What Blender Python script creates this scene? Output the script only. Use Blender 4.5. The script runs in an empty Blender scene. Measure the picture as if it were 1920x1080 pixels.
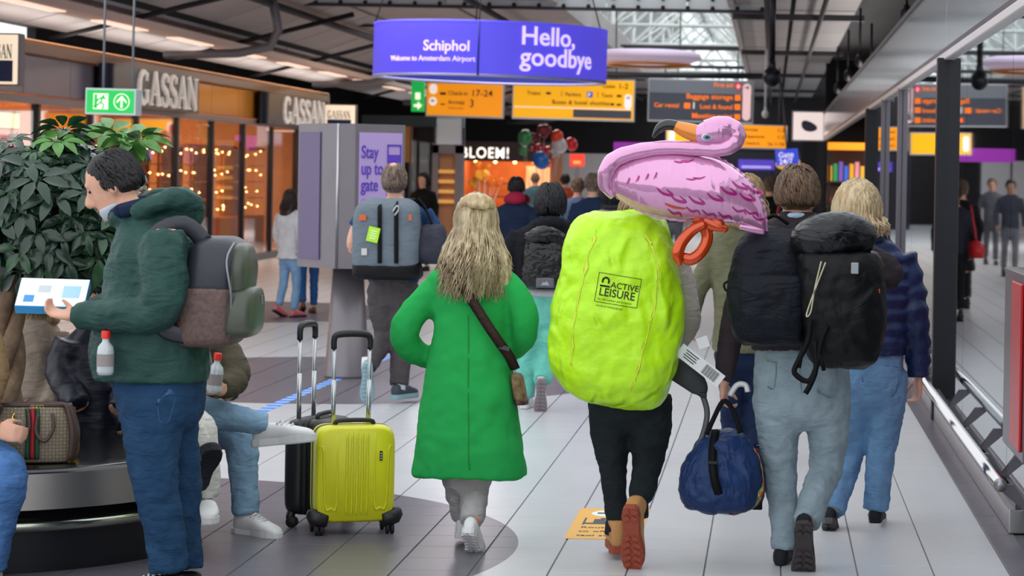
import bpy, math, random
from mathutils import Vector, Matrix
random.seed(7)
SC = bpy.context.scene
COL = SC.collection
R = math.radians
# ---------------------------------------------------------------- camera
H = 1.75; F = 4600.0; VX, VY = 1447.0, 328.0; ROLL = 0.0175
cam_d = bpy.data.cameras.new('camera'); cam = bpy.data.objects.new('camera', cam_d); COL.objects.link(cam)
cam.location = (0, 0, H); cam.rotation_euler = (R(90), -ROLL, 0)
cam_d.sensor_width = 36; cam_d.lens = F / 1920 * 36
cam_d.shift_x = -(VX - 960) / 1920; cam_d.shift_y = -(540 - VY) / 1920
cam_d.clip_end = 400
cam_d.dof.use_dof = True; cam_d.dof.focus_distance = 11.6; cam_d.dof.aperture_fstop = 5.2
SC.camera = cam
# ---------------------------------------------------------------- world, light, exposure
w = bpy.data.worlds.new('world'); SC.world = w; w.use_nodes = True
bg = w.node_tree.nodes['Background']; bg.inputs[0].default_value = (0.93, 0.97, 1.0, 1); bg.inputs[1].default_value = 1.05
def area(name, loc, sx, sy, power, col=(1, 1, 1), rot=(0, 0, 0)):
    l = bpy.data.lights.new(name, 'AREA'); l.shape = 'RECTANGLE'; l.size = sx; l.size_y = sy; l.energy = power; l.color = col
    o = bpy.data.objects.new(name, l); COL.objects.link(o); o.location = loc; o.rotation_euler = rot; return o
area('hall_fill', (-4.5, 33, 4.35), 2.0, 6.0, 160, (1, .95, .9))  # fill lights added under the ceiling; the hall shows no such lamps
area('hall_fill', (-5.5, 48, 4.35), 2.0, 6.0, 160, (1, .93, .88))
area('hall_fill', (-6.2, 63, 4.35), 2.0, 6.0, 320, (1, .93, .88))
area('ceiling_fill', (-9.5, 41, 3.33), .25, 24, 55, (1, .9, .84), (R(180), 0, 0))  # made-up uplights on top of both fascias, added to brighten the ceiling
area('ceiling_fill', (1.5, 40, 3.33), .3, 30, 130, (1, .95, .92), (R(180), 0, 0))
area('shop_light', (-12.2, 34, 3.2), 2.0, 10.0, 260, (1, .76, .48))
area('shop_light', (-12.2, 46, 3.2), 2.0, 10.0, 420, (1, .62, .32))
area('newsstand_light', (2.6, 55, 3.1), 2.0, 6.0, 130, (1, .85, .7))
area('flower_shop_light', (-8.1, 76.2, 2.5), 2.2, 1.6, 60, (1, .66, .38))
SC.view_settings.view_transform = 'Standard'; SC.view_settings.look = 'None'
SC.view_settings.exposure = 0.62; SC.view_settings.gamma = 1.0; SC.view_settings.use_curve_mapping = False
# ---------------------------------------------------------------- helpers
def W(px, py, D, z=None):
    """world point that stands at distance D down the hall"""
    dx, dy = px - VX, py - VY
    x = dx + ROLL * dy; y = dy - ROLL * dx
    return Vector((x / F * D, D, H - y / F * D if z is None else z))
def lin(h):
    h = h.lstrip('#'); c = [int(h[i:i + 2], 16) / 255 for i in (0, 2, 4)]
    return tuple((v / 12.92 if v <= .04045 else ((v + .055) / 1.055) ** 2.4) for v in c) + (1,)
MATS = {}
ES = .64                                     # lit signs, balanced against the exposure
def M(name, hexc, rough=.6, metal=0, bump=0, bs=60, var=0, vs=6, emis=0, coat=0, hex2=None, spec=.5, sheen=0, stretch=(1, 1, 1), fold=None):
    if name in MATS: return MATS[name]
    m = bpy.data.materials.new(name); m.use_nodes = True; nt = m.node_tree; b = nt.nodes['Principled BSDF']
    c = lin(hexc); b.inputs['Base Color'].default_value = c
    b.inputs['Roughness'].default_value = rough; b.inputs['Metallic'].default_value = metal
    b.inputs['Specular IOR Level'].default_value = spec; b.inputs['Coat Weight'].default_value = coat
    b.inputs['Coat Roughness'].default_value = .08; b.inputs['Sheen Weight'].default_value = sheen
    tc = nt.nodes.new('ShaderNodeTexCoord'); mp = nt.nodes.new('ShaderNodeMapping'); nt.links.new(tc.outputs['Object'], mp.inputs[0])
    mp.inputs['Scale'].default_value = stretch
    if var or hex2:
        n = nt.nodes.new('ShaderNodeTexNoise'); n.inputs['Scale'].default_value = vs; n.inputs['Detail'].default_value = 4
        nt.links.new(mp.outputs[0], n.inputs['Vector'])
        r = nt.nodes.new('ShaderNodeValToRGB'); r.color_ramp.elements[0].position = .35; r.color_ramp.elements[1].position = .65
        c2 = lin(hex2) if hex2 else tuple(min(1, v * (1 + var)) for v in c[:3]) + (1,)
        c1 = c if hex2 else tuple(v * (1 - var) for v in c[:3]) + (1,)
        r.color_ramp.elements[0].color = c1; r.color_ramp.elements[1].color = c2
        nt.links.new(n.outputs['Fac'], r.inputs[0]); nt.links.new(r.outputs[0], b.inputs['Base Color'])
    if fold:
        n = nt.nodes.new('ShaderNodeTexNoise'); n.inputs['Scale'].default_value = fold[1]; n.inputs['Detail'].default_value = 2.5; n.inputs['Distortion'].default_value = fold[2]
        try: n.noise_type = fold[3]
        except Exception: pass
        m2 = nt.nodes.new('ShaderNodeMapping'); m2.inputs['Scale'].default_value = fold[4]; m2.inputs['Rotation'].default_value = (.2, .35, .1); nt.links.new(tc.outputs['Object'], m2.inputs[0]); nt.links.new(m2.outputs[0], n.inputs['Vector'])
        bf = nt.nodes.new('ShaderNodeBump'); bf.inputs['Strength'].default_value = fold[0]; bf.inputs['Distance'].default_value = .03
        nt.links.new(n.outputs[0], bf.inputs['Height']); nt.links.new(bf.outputs[0], b.inputs['Normal'])
    if bump:
        n = nt.nodes.new('ShaderNodeTexNoise'); n.inputs['Scale'].default_value = bs; n.inputs['Detail'].default_value = 3
        nt.links.new(mp.outputs[0], n.inputs['Vector'])
        bp = nt.nodes.new('ShaderNodeBump'); bp.inputs['Strength'].default_value = bump; bp.inputs['Distance'].default_value = .01
        nt.links.new(n.outputs['Fac'], bp.inputs['Height']); nt.links.new(bp.outputs[0], b.inputs['Normal'])
        if fold: nt.links.new(bf.outputs[0], bp.inputs['Normal'])
    if emis:
        b.inputs['Emission Color'].default_value = c; b.inputs['Emission Strength'].default_value = emis * ES
    MATS[name] = m; return m
def glassmat(name, f0=.05, tint=(1, 1, 1, 1), gl=(1, 1, 1, 1), add=0.0):
    """thin clear pane: Schlick reflection over straight transmission, the same from both faces"""
    m = bpy.data.materials.new(name); m.use_nodes = True; nt = m.node_tree; nt.nodes.clear(); N = nt.nodes.new; L = nt.links.new
    out = N('ShaderNodeOutputMaterial'); mix = N('ShaderNodeMixShader'); t = N('ShaderNodeBsdfTransparent'); g = N('ShaderNodeBsdfGlossy'); ge = N('ShaderNodeNewGeometry')
    t.inputs[0].default_value = tint; g.inputs[0].default_value = gl; g.inputs['Roughness'].default_value = .015
    d = N('ShaderNodeVectorMath'); d.operation = 'DOT_PRODUCT'; L(ge.outputs['Normal'], d.inputs[0]); L(ge.outputs['Incoming'], d.inputs[1])
    def ma(op, a, b=None):
        q = N('ShaderNodeMath'); q.operation = op; q.use_clamp = op == 'ADD'
        for k, v in enumerate((a, b)):
            if v is None: continue
            if isinstance(v, (int, float)): q.inputs[k].default_value = v
            else: L(v, q.inputs[k])
        return q.outputs[0]
    f = ma('ADD', ma('MULTIPLY', ma('POWER', ma('SUBTRACT', 1.0, ma('ABSOLUTE', d.outputs['Value'])), 5.0), 1 - f0), f0 + add)
    L(f, mix.inputs[0]); L(t.outputs[0], mix.inputs[1]); L(g.outputs[0], mix.inputs[2]); L(mix.outputs[0], out.inputs[0])
    MATS[name] = m; return m
def tag(o, label=None, cat=None, group=None, kind=None):
    if label: o['label'] = label
    if cat: o['category'] = cat
    if group: o['group'] = group
    if kind: o['kind'] = kind
    return o
def empty(name, loc=(0, 0, 0), rz=0, parent=None):
    o = bpy.data.objects.new(name, None); COL.objects.link(o); o.location = loc; o.rotation_euler.z = rz; o.empty_display_size = .1
    if parent: o.parent = parent
    return o
def thing(name, label, cat, loc=(0, 0, 0), rz=0, group=None):
    return tag(empty(name, loc, rz), label, cat, group)
def cr(pts, k=4):
    """Catmull-Rom through tuples of floats"""
    n = len(pts)
    if n < 3 or k < 2: return [tuple(p) for p in pts]
    out = []
    for i in range(n - 1):
        p0 = pts[max(i - 1, 0)]; p1 = pts[i]; p2 = pts[i + 1]; p3 = pts[min(i + 2, n - 1)]
        for j in range(k):
            t = j / k; t2 = t * t; t3 = t2 * t
            out.append(tuple(.5 * (2 * b + (c - a) * t + (2 * a - 5 * b + 4 * c - d) * t2 + (3 * b - a - 3 * c + d) * t3) for a, b, c, d in zip(p0, p1, p2, p3)))
    out.append(tuple(pts[-1])); return out
TEX = {}
def tex(scale, kind='CLOUDS'):
    k = (round(scale, 3), kind)
    if k not in TEX:
        t = bpy.data.textures.new('folds', kind); t.noise_scale = scale
        if kind == 'CLOUDS': t.noise_depth = 2
        TEX[k] = t
    return TEX[k]
class MB:
    def __init__(s): s.v = []; s.f = []; s.m = []; s.mi = 0
    def face(s, idx): s.f.append(idx); s.m.append(s.mi)
    def box(s, c, d, mat=None):
        b = len(s.v); c = Vector(c)
        for x in (-.5, .5):
            for y in (-.5, .5):
                for z in (-.5, .5):
                    p = Vector((x * d[0], y * d[1], z * d[2])); p = (mat @ p if mat else p) + c; s.v.append(p)
        for q in ((0, 1, 3, 2), (4, 6, 7, 5), (0, 4, 5, 1), (2, 3, 7, 6), (0, 2, 6, 4), (1, 5, 7, 3)): s.face([b + i for i in q])
        return s
    def b2(s, lo, hi):
        return s.box([(a + b) / 2 for a, b in zip(lo, hi)], [abs(b - a) for a, b in zip(lo, hi)])
    def loft(s, secs, n=20, cap=True):
        """secs: (centre, u, v, exponent)"""
        b = len(s.v)
        for c, u, v, e in secs:
            for i in range(n):
                a = 2 * math.pi * i / n; ca, sa = math.cos(a), math.sin(a)
                k1 = math.copysign(abs(ca) ** (2 / e), ca); k2 = math.copysign(abs(sa) ** (2 / e), sa)
                s.v.append(c + u * k1 + v * k2)
        for j in range(len(secs) - 1):
            for i in range(n):
                i2 = (i + 1) % n
                s.face([b + j * n + i, b + j * n + i2, b + (j + 1) * n + i2, b + (j + 1) * n + i])
        if cap:
            s.face([b + i for i in range(n)][::-1]); s.face([b + (len(secs) - 1) * n + i for i in range(n)])
        return s
    def zloft(s, rows, n=24, e=2.3, k=3, mat=None, org=Vector((0, 0, 0))):
        """rows: (x, y, z, rx, ry) stacked sections, horizontal"""
        secs = []
        for x, y, z, rx, ry in cr(rows, k):
            c = Vector((x, y, z)); u = Vector((max(rx, .002), 0, 0)); v = Vector((0, max(ry, .002), 0))
            if mat: c = mat @ c; u = mat @ u; v = mat @ v
            secs.append((c + org, u, v, e))
        return s.loft(secs, n)
    def limb(s, pts, rads, n=12, ref=None, k=4, flat=1.0, e=2, mod=None, cap=True):
        """tube through pts; rads one radius per point, flat squeezes the second axis"""
        data = cr([tuple(p) + (r,) for p, r in zip(pts, rads)], k)
        P = [Vector(d[:3]) for d in data]; secs = []
        for i, d in enumerate(data):
            t = (P[min(i + 1, len(P) - 1)] - P[max(i - 1, 0)])
            t = t.normalized() if t.length > 1e-7 else Vector((0, 0, 1))
            rf = Vector(ref) if ref else (Vector((0, 1, 0)) if abs(t.y) < .85 else Vector((1, 0, 0)))
            u = t.cross(rf)
            if u.length < 1e-4: u = t.cross(Vector((.3, .2, .9)))
            u.normalize(); v = u.cross(t).normalized()
            r = max(d[3], .0005) * (mod(i / (len(data) - 1)) if mod else 1)
            secs.append((P[i], u * r, v * r * flat, e))
        return s.loft(secs, n, cap)
    def ell(s, c, r, mat=None, n=16, m=10, e=2):
        c = Vector(c); secs = []
        for j in range(m + 1):
            t = -math.pi / 2 + math.pi * j / m; t = max(min(t, 1.53), -1.53)
            z = math.sin(t) * r[2]; k = math.cos(t)
            cc = Vector((0, 0, z)); u = Vector((r[0] * k, 0, 0)); v = Vector((0, r[1] * k, 0))
            if mat: cc = mat @ cc; u = mat @ u; v = mat @ v
            secs.append((c + cc, u, v, e))
        return s.loft(secs, n)
    def lathe(s, prof, c=(0, 0, 0), n=32, sx=1, sy=1, cap=False):
        c = Vector(c)
        return s.loft([(c + Vector((0, 0, z)), Vector((max(r, .0005) * sx, 0, 0)), Vector((0, max(r, .0005) * sy, 0)), 2) for r, z in prof], n, cap)
    def prism(s, poly, th, mat=None, org=(0, 0, 0)):
        """polygon in local x,z, thickness along y"""
        b = len(s.v); n = len(poly); org = Vector(org)
        for y in (-th / 2, th / 2):
            for x, z in poly:
                p = Vector((x, y, z)); s.v.append((mat @ p if mat else p) + org)
        s.face([b + i for i in range(n)]); s.face([b + n + i for i in range(n)][::-1])
        for i in range(n):
            j = (i + 1) % n; s.face([b + i, b + n + i, b + n + j, b + j])
        return s
    def build(s, name, mat, parent=None, smooth=True, remesh=0, sm=0, folds=(), bevel=0, angle=None):
        me = bpy.data.meshes.new(name); me.from_pydata([tuple(p) for p in s.v], [], s.f)
        mats = mat if isinstance(mat, (list, tuple)) else [mat]
        for q in mats: me.materials.append(q)
        if len(mats) > 1: me.polygons.foreach_set('material_index', s.m)
        me.validate(); me.update()
        if smooth: me.polygons.foreach_set('use_smooth', [True] * len(me.polygons))
        o = bpy.data.objects.new(name, me); COL.objects.link(o)
        if parent: o.parent = parent
        if bevel:
            md = o.modifiers.new('bevel', 'BEVEL'); md.width = bevel; md.segments = 2; md.limit_method = 'ANGLE'
            for p in me.polygons: p.use_smooth = False
        if remesh:
            md = o.modifiers.new('remesh', 'REMESH'); md.mode = 'VOXEL'; md.voxel_size = remesh; md.use_smooth_shade = True
            if sm:
                md = o.modifiers.new('smooth', 'SMOOTH'); md.factor = .6; md.iterations = sm
        for st, sc, kd in folds:
            md = o.modifiers.new('folds', 'DISPLACE'); md.texture = tex(sc, kd); md.strength = st; md.mid_level = .5; md.texture_coords = 'LOCAL'
        return o
def flatten(o):
    for p in o.data.polygons: p.use_smooth = False
    return o
def copy_tree(o, loc=None, rz=None, parent=None, label=None, group=None):
    c = o.copy(); COL.objects.link(c)
    if parent: c.parent = parent
    if loc is not None: c.location = loc
    if rz is not None: c.rotation_euler.z = rz
    if label: c['label'] = label
    if group: c['group'] = group
    for ch in [q for q in bpy.data.objects if q.parent == o]: copy_tree(ch, parent=c)
    return c
TEXTS = []
def text(body, size, loc, mat, parent, rot=(R(90), 0, 0), align='LEFT', ext=.004, bold=0, sx=1, name='lettering', shrink=None, spacing=1):
    cu = bpy.data.curves.new(name, 'FONT'); cu.body = body; cu.size = size; cu.align_x = align; cu.extrude = ext; cu.offset = bold * .4; cu.space_character = spacing
    cu.resolution_u = 4
    o = bpy.data.objects.new(name, cu); COL.objects.link(o); o.parent = parent; o.location = loc; o.rotation_euler = rot; o.scale = (sx, 1, 1)
    cu.materials.append(mat); TEXTS.append((o, shrink)); return o
def finish_texts():
    dg = bpy.context.evaluated_depsgraph_get(); dg.update()
    for o, shrink in TEXTS:
        me = bpy.data.meshes.new_from_object(o.evaluated_get(dg)); n = o.name.split('.')[0]
        q = bpy.data.objects.new(n, me); COL.objects.link(q); q.parent = o.parent; q.location = o.location; q.rotation_euler = o.rotation_euler; q.scale = o.scale
        if shrink:
            md = q.modifiers.new('wrap', 'SHRINKWRAP'); md.target = shrink; md.wrap_method = 'PROJECT'; md.use_negative_direction = True; md.use_positive_direction = True
            md.use_project_z = True; md.use_project_x = False; md.use_project_y = False; md.offset = .002; md.wrap_mode = 'ABOVE_SURFACE'
        bpy.data.objects.remove(o, do_unlink=True)
# ---------------------------------------------------------------- setting: floor
GX = 1.23                                   # plane of the glass partition on the right
def floor_material():
    m = bpy.data.materials.new('floor_tile'); m.use_nodes = True; nt = m.node_tree; b = nt.nodes['Principled BSDF']; N = nt.nodes.new; L = nt.links.new
    g = N('ShaderNodeNewGeometry')
    def circ(x, y, r):
        s = N('ShaderNodeVectorMath'); s.operation = 'DISTANCE'; s.inputs[1].default_value = (x, y, 0)
        mul = N('ShaderNodeVectorMath'); mul.operation = 'MULTIPLY'; mul.inputs[1].default_value = (1, 1, 0); L(g.outputs['Position'], mul.inputs[0]); L(mul.outputs[0], s.inputs[0])
        c = N('ShaderNodeMath'); c.operation = 'LESS_THAN'; c.inputs[1].default_value = r; L(s.outputs['Value'], c.inputs[0]); return c
    a = circ(-3.65, 11.3, 2.5); c2 = circ(-3.6, 20.4, 2.3); c3 = circ(-6.6, 29.5, 2.3)
    mx = N('ShaderNodeMath'); mx.operation = 'MAXIMUM'; L(a.outputs[0], mx.inputs[0]); L(c2.outputs[0], mx.inputs[1])
    mx2 = N('ShaderNodeMath'); mx2.operation = 'MAXIMUM'; L(mx.outputs[0], mx2.inputs[0]); L(c3.outputs[0], mx2.inputs[1])
    sx = N('ShaderNodeSeparateXYZ'); L(g.outputs['Position'], sx.inputs[0])
    gt = N('ShaderNodeMath'); gt.operation = 'GREATER_THAN'; gt.inputs[1].default_value = 1.085; L(sx.outputs['X'], gt.inputs[0])
    mx3 = N('ShaderNodeMath'); mx3.operation = 'MAXIMUM'; L(mx2.outputs[0], mx3.inputs[0]); L(gt.outputs[0], mx3.inputs[1])
    n = N('ShaderNodeTexNoise'); n.inputs['Scale'].default_value = 1.3; n.inputs['Detail'].default_value = 5; L(g.outputs['Position'], n.inputs['Vector'])
    sp = N('ShaderNodeTexVoronoi'); sp.inputs['Scale'].default_value = 45; L(g.outputs['Position'], sp.inputs['Vector'])
    lt = N('ShaderNodeMath'); lt.operation = 'LESS_THAN'; lt.inputs[1].default_value = .075; L(sp.outputs['Distance'], lt.inputs[0])
    r1 = N('ShaderNodeValToRGB'); r1.color_ramp.elements[0].color = lin('#bfbfc4'); r1.color_ramp.elements[1].color = lin('#cfcfd2'); L(n.outputs['Fac'], r1.inputs[0])
    r2 = N('ShaderNodeValToRGB'); r2.color_ramp.elements[0].color = lin('#605b66'); r2.color_ramp.elements[1].color = lin('#6f6a74'); L(n.outputs['Fac'], r2.inputs[0])
    ms = N('ShaderNodeMixRGB'); L(lt.outputs[0], ms.inputs[0]); L(r2.outputs[0], ms.inputs[1]); ms.inputs[2].default_value = lin('#a9a5ab')
    mm = N('ShaderNodeMixRGB'); L(mx3.outputs[0], mm.inputs[0]); L(r1.outputs[0], mm.inputs[1]); L(ms.outputs[0], mm.inputs[2])
    L(mm.outputs[0], b.inputs['Base Color']); b.inputs['Roughness'].default_value = .3; b.inputs['Specular IOR Level'].default_value = .4
    return m
FT = floor_material()
grout = M('grout', '#74737a', .8)
fl = MB(); fl.b2((-16, -4, -.2), (8, 110, -.006))
floor = tag(fl.build('floor', grout, smooth=False), 'pale grey tiled concourse floor with dark grey round inlays', kind='structure')
TS = .338; X0 = 1.085
tile_meshes = {}
def tile_mesh(w):
    k = round(w, 3)
    if k not in tile_meshes:
        me = bpy.data.meshes.new('tile'); hw, hd = w / 2 - .0035, TS / 2 - .0012; b = .0015
        v = [(-hw, -hd, -.006), (hw, -hd, -.006), (hw, hd, -.006), (-hw, hd, -.006), (-hw, -hd, -b), (hw, -hd, -b), (hw, hd, -b), (-hw, hd, -b), (-hw + b, -hd + b, 0), (hw - b, -hd + b, 0), (hw - b, hd - b, 0), (-hw + b, hd - b, 0)]
        f = [(0, 1, 5, 4), (1, 2, 6, 5), (2, 3, 7, 6), (3, 0, 4, 7), (4, 5, 9, 8), (5, 6, 10, 9), (6, 7, 11, 10), (7, 4, 8, 11), (8, 9, 10, 11)]
        me.from_pydata(v, [], f); me.materials.append(FT); tile_meshes[k] = me
    return tile_meshes[k]
rest = MB(); count = 0
for j in range(int((90 - 8) / TS)):
    y = 8 + (j + .5) * TS
    for i in range(-1, 46):
        x = X0 - (i + .5) * TS
        if i < 0: x = X0 + .0725 - .003; wd = .145
        else: wd = TS
        if x < -15.5: continue
        px = VX + x / y * F
        if y > 10.4 and -60 < px < 1960 and count < 298 and y < 16.4:
            o = bpy.data.objects.new('tile', tile_mesh(wd)); COL.objects.link(o); o.parent = floor; o.location = (x, y, 0); count += 1
        else:
            hw, hd = wd / 2 - .0035, TS / 2 - .0012; b = len(rest.v)
            rest.v += [(x - hw, y - hd, 0), (x + hw, y - hd, 0), (x + hw, y + hd, 0), (x - hw, y + hd, 0)]; rest.face([b, b + 1, b + 2, b + 3])
o = rest.build('tile_field', FT, floor, smooth=False); o['kind'] = 'stuff'
# striped blue guide tape on the floor
def tape_material():
    m = bpy.data.materials.new('tape'); m.use_nodes = True; nt = m.node_tree; b = nt.nodes['Principled BSDF']
    tc = nt.nodes.new('ShaderNodeTexCoord'); wv = nt.nodes.new('ShaderNodeTexWave'); wv.bands_direction = 'X'; wv.inputs['Scale'].default_value = 1.6
    r = nt.nodes.new('ShaderNodeValToRGB'); r.color_ramp.interpolation = 'CONSTANT'; r.color_ramp.elements[0].color = lin('#3a7fe0'); r.color_ramp.elements[1].color = lin('#a9c6ee'); r.color_ramp.elements[1].position = .6
    nt.links.new(tc.outputs['Object'], wv.inputs[0]); nt.links.new(wv.outputs['Fac'], r.inputs[0]); nt.links.new(r.outputs[0], b.inputs['Base Color']); b.inputs['Roughness'].default_value = .5
    return m
a0 = W(470, 783, 18, 0); 
def ground(px, py):
    dx, dy = px - VX, py - VY; x = dx + ROLL * dy; y = dy - ROLL * dx; D = F * H / y; return Vector((x / F * D, D, 0))
A, B = ground(455, 786), ground(740, 664); d = B - A; n_ = Vector((-d.y, d.x, 0)).normalized() * .045; ln = d.length
tp = MB(); tp.b2((0, -.05, .0005), (ln, .05, .002)); o = tp.build('floor_tape', tape_material(), smooth=False); o.location = A; o.rotation_euler.z = math.atan2(d.y, d.x)
tag(o, 'blue and white striped tape stuck diagonally on the floor by the pylon', 'floor tape')
# orange floor sticker
c1 = ground(1057, 1010); c2 = ground(1088, 953); wS = .36; hS = c2.y - c1.y
st = thing('floor_sticker', 'orange floor sticker with taxi route arrow and lettering', 'sticker', (c1.x, c1.y, 0))
MB().b2((0, 0, .0005), (wS, hS, .002)).build('sheet', M('sticker_orange', '#f0b34a', .45), st, smooth=False)
ov = MB(); ov.loft([(Vector((.17, hS * .82, z)), Vector((.1, 0, 0)), Vector((0, hS * .11, 0)), 2) for z in (.002, .003)], 28); ov.build('oval', M('sticker_white', '#eef0f2', .5), st, smooth=False)
ink = M('sticker_ink', '#33353c', .5)
ar = MB(); ar.b2((.10, hS * .8, .003), (.24, hS * .84, .004)); ar.v += [Vector((.21, hS * .74, .004)), Vector((.25, hS * .82, .004)), Vector((.21, hS * .9, .004))]; ar.face([8, 9, 10]); ar.build('arrow', ink, st, smooth=False)
cb = MB()
for a, b in (((.06, .46), (.28, .5)), ((.1, .5), (.24, .62)), ((.13, .62), (.2, .66)), ((.05, .44), (.06, .66))): cb.b2((a[0], a[1] * hS, .002), (b[0], b[1] * hS, .003))
cb.build('taxi_icon', ink, st, smooth=False)
for i, t_ in enumerate(('Route', 'to official', 'taxi stand')): text(t_, .075, (.05, hS * (.33 - .125 * i), .0025), ink, st, rot=(0, 0, 0), ext=.0004, bold=.001, sx=.8)
# ---------------------------------------------------------------- right partition: glass, posts, fascia, rail
steel = M('brushed_steel', '#b9b7b8', .28, .9, bump=.05, bs=120, stretch=(1, 1, 20))
dsteel = M('dark_steel', '#6b666d', .3, .8)
black = M('black_metal', '#15151d', .35, .3)
wr = empty('wall_right', (0, 0, 0)); tag(wr, 'long glass partition with steel fascia along the right of the hall', kind='structure')
pane_m = glassmat('partition_glass', .06, (.5, .52, .55, 1), (.92, .95, .97, 1), .3)
y = 9.95
while y < 30:
    y2 = y + 3.05
    MB().b2((GX + .04, y + .006, .12), (GX + .052, y2 - .006, 2.63)).build('pane', pane_m, wr, smooth=False); y = y2
MB().b2((GX - .03, 12.1, 0), (GX + .1, 31.3, .12)).build('plinth', steel, wr, smooth=False, bevel=.006)
MB().b2((GX + .0, 12.1, .12), (GX + .03, 31.3, .15)).build('pane_channel', dsteel, wr, smooth=False)
fasc = M('fascia_metal', '#ccd3dc', .13, .75, bump=.02, bs=3)
y = 6.0
while y < 60:
    y2 = min(y + 5.92, 60)
    MB().b2((GX + .02, y + .01, 2.70), (GX + .09, y2 - .01, 3.25)).build('fascia_panel', fasc, wr, smooth=False, bevel=.005); y = y2
MB().b2((GX - .0, 6, 2.605), (GX + .09, 60, 2.66)).build('fascia_trim', M('white_trim', '#d9d4d2', .35, .3), wr, smooth=False, bevel=.008)
MB().b2((GX + .015, 6, 2.66), (GX + .09, 60, 2.70)).build('shadow_gap', black, wr, smooth=False)
MB().b2((GX + .0, 6, 3.25), (GX + .12, 60, 3.29)).build('fascia_cap', black, wr, smooth=False)
for y in (17.8, 31.36):
    MB().b2((GX - .045, y - .06, .0), (GX + .1, y + .06, 2.62)).build('post', black, wr, smooth=False, bevel=.006)
for y in (24, 27.6):
    MB().b2((GX - .01, y - .03, .0), (GX + .04, y + .03, 2.62)).build('post', dsteel, wr, smooth=False, bevel=.006)
r = MB(); r.limb([(1.12, 11.75, .285), (1.12, 31.2, .285)], [.03, .03], 16, k=1); r.build('bumper_rail', M('chrome', '#c9c6c8', .16, 1), wr)
MB().limb([(1.12, 11.735, .285), (1.12, 11.752, .285)], [.033, .033], 20, k=1).build('rail_cap', M('cap_steel', '#a9a9ad', .35, .8), wr)
for y in [11.9 + 1.32 * i for i in range(15)]:
    q = MB(); q.prism([(-.1, .0), (.0, .0), (.09, -.13), (.09, -.16)], .05, None, (1.14 + .06, y, .27)); q.build('bracket', dsteel, wr, smooth=False)
# dark room behind the partition
bk = M('shop_dark', '#17161b', .8)
wb = MB(); wb.b2((4.6, 6, 0), (4.7, 60, 4.6)); wb.b2((1.28, 59.9, 0), (4.6, 60, 4.6)); wb.b2((1.33, 6, 0), (4.6, 6.1, 3.3)); wb.b2((1.3, 6, 3.2), (4.6, 60, 3.29)); wb.b2((1.3, 6, .0), (4.6, 60, .005))
tag(wb.build('wall_shop', bk, smooth=False), 'dark interior behind the right glass partition', kind='structure')
# ---------------------------------------------------------------- left shop front (jeweller)
LX = -9.6
wl = empty('wall_left', (0, 0, 0)); tag(wl, 'jeweller shop front with glass panes and fascia with painted orange reflection', kind='structure')
lglass = glassmat('shop_glass', .04, (.97, .96, .94, 1), (1, 1, 1, 1), .0)
cols = [27 + 2.5 * i for i in range(11)]
for i, y in enumerate(cols[:-1]):
    MB().b2((LX - .01, y + .03, .12), (LX + .005, y + 2.47, 2.5)).build('pane', lglass, wl, smooth=False)
    MB().b2((LX - .06, y - .05, 0), (LX + .04, y + .05, 2.54)).build('mullion', M('mullion_dark', '#2b2427', .35, .5), wl, smooth=False)
MB().b2((LX - .08, 27, 0), (LX + .08, 52, .12)).build('plinth', M('plinth_dark', '#4b474c', .4, .3), wl, smooth=False)
MB().b2((LX - .05, 27, 2.5), (LX + .12, 52, 2.6)).build('fascia_trim', M('fascia_trim_mauve', '#8a7a78', .35, .5), wl, smooth=False, bevel=.01)
fo = M('fascia_reflection', '#d98a1e', .22, .25, hex2='#e8a24a', vs=.5); fg = M('fascia_grey', '#8c8794', .25, .4, hex2='#7a7684', vs=.5)  # orange is the yellow signs' reflection, painted into the panel colour
y = 27.0; i = 0
while y < 51.9:
    y2 = min(y + 2.1, 52)
    MB().b2((LX - .02, y + .012, 2.62), (LX + .06, y2 - .012, 3.12)).build('fascia_panel', fo if y > 38 else fg, wl, smooth=False, bevel=.006); y = y2
MB().b2((LX - .05, 27, 3.13), (LX + .16, 52, 3.27)).build('fascia_cap', M('cap_brown', '#8c6a52', .4, .3), wl, smooth=False, bevel=.01)
MB().b2((LX - .3, 52, 0), (LX + .16, 52.25, 3.3)).build('end_pier', M('pier_grey', '#5b555b', .4, .3), wl, smooth=False)
ws = MB(); ws.b2((-15, 26, 0), (-14.8, 53, 3.3)); ws.b2((-15, 52.3, 0), (LX - .3, 52.5, 3.3)); ws.b2((-15, 26, 3.27), (LX, 53, 3.34)); ws.b2((-15, 26, 0), (LX, 26.2, 3.3))
tag(ws.build('wall_shop_left', M('shop_beige', '#c08a5c', .7, var=.15, vs=.7), smooth=False), 'warm brown walls inside the jeweller shop', kind='structure')
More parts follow.
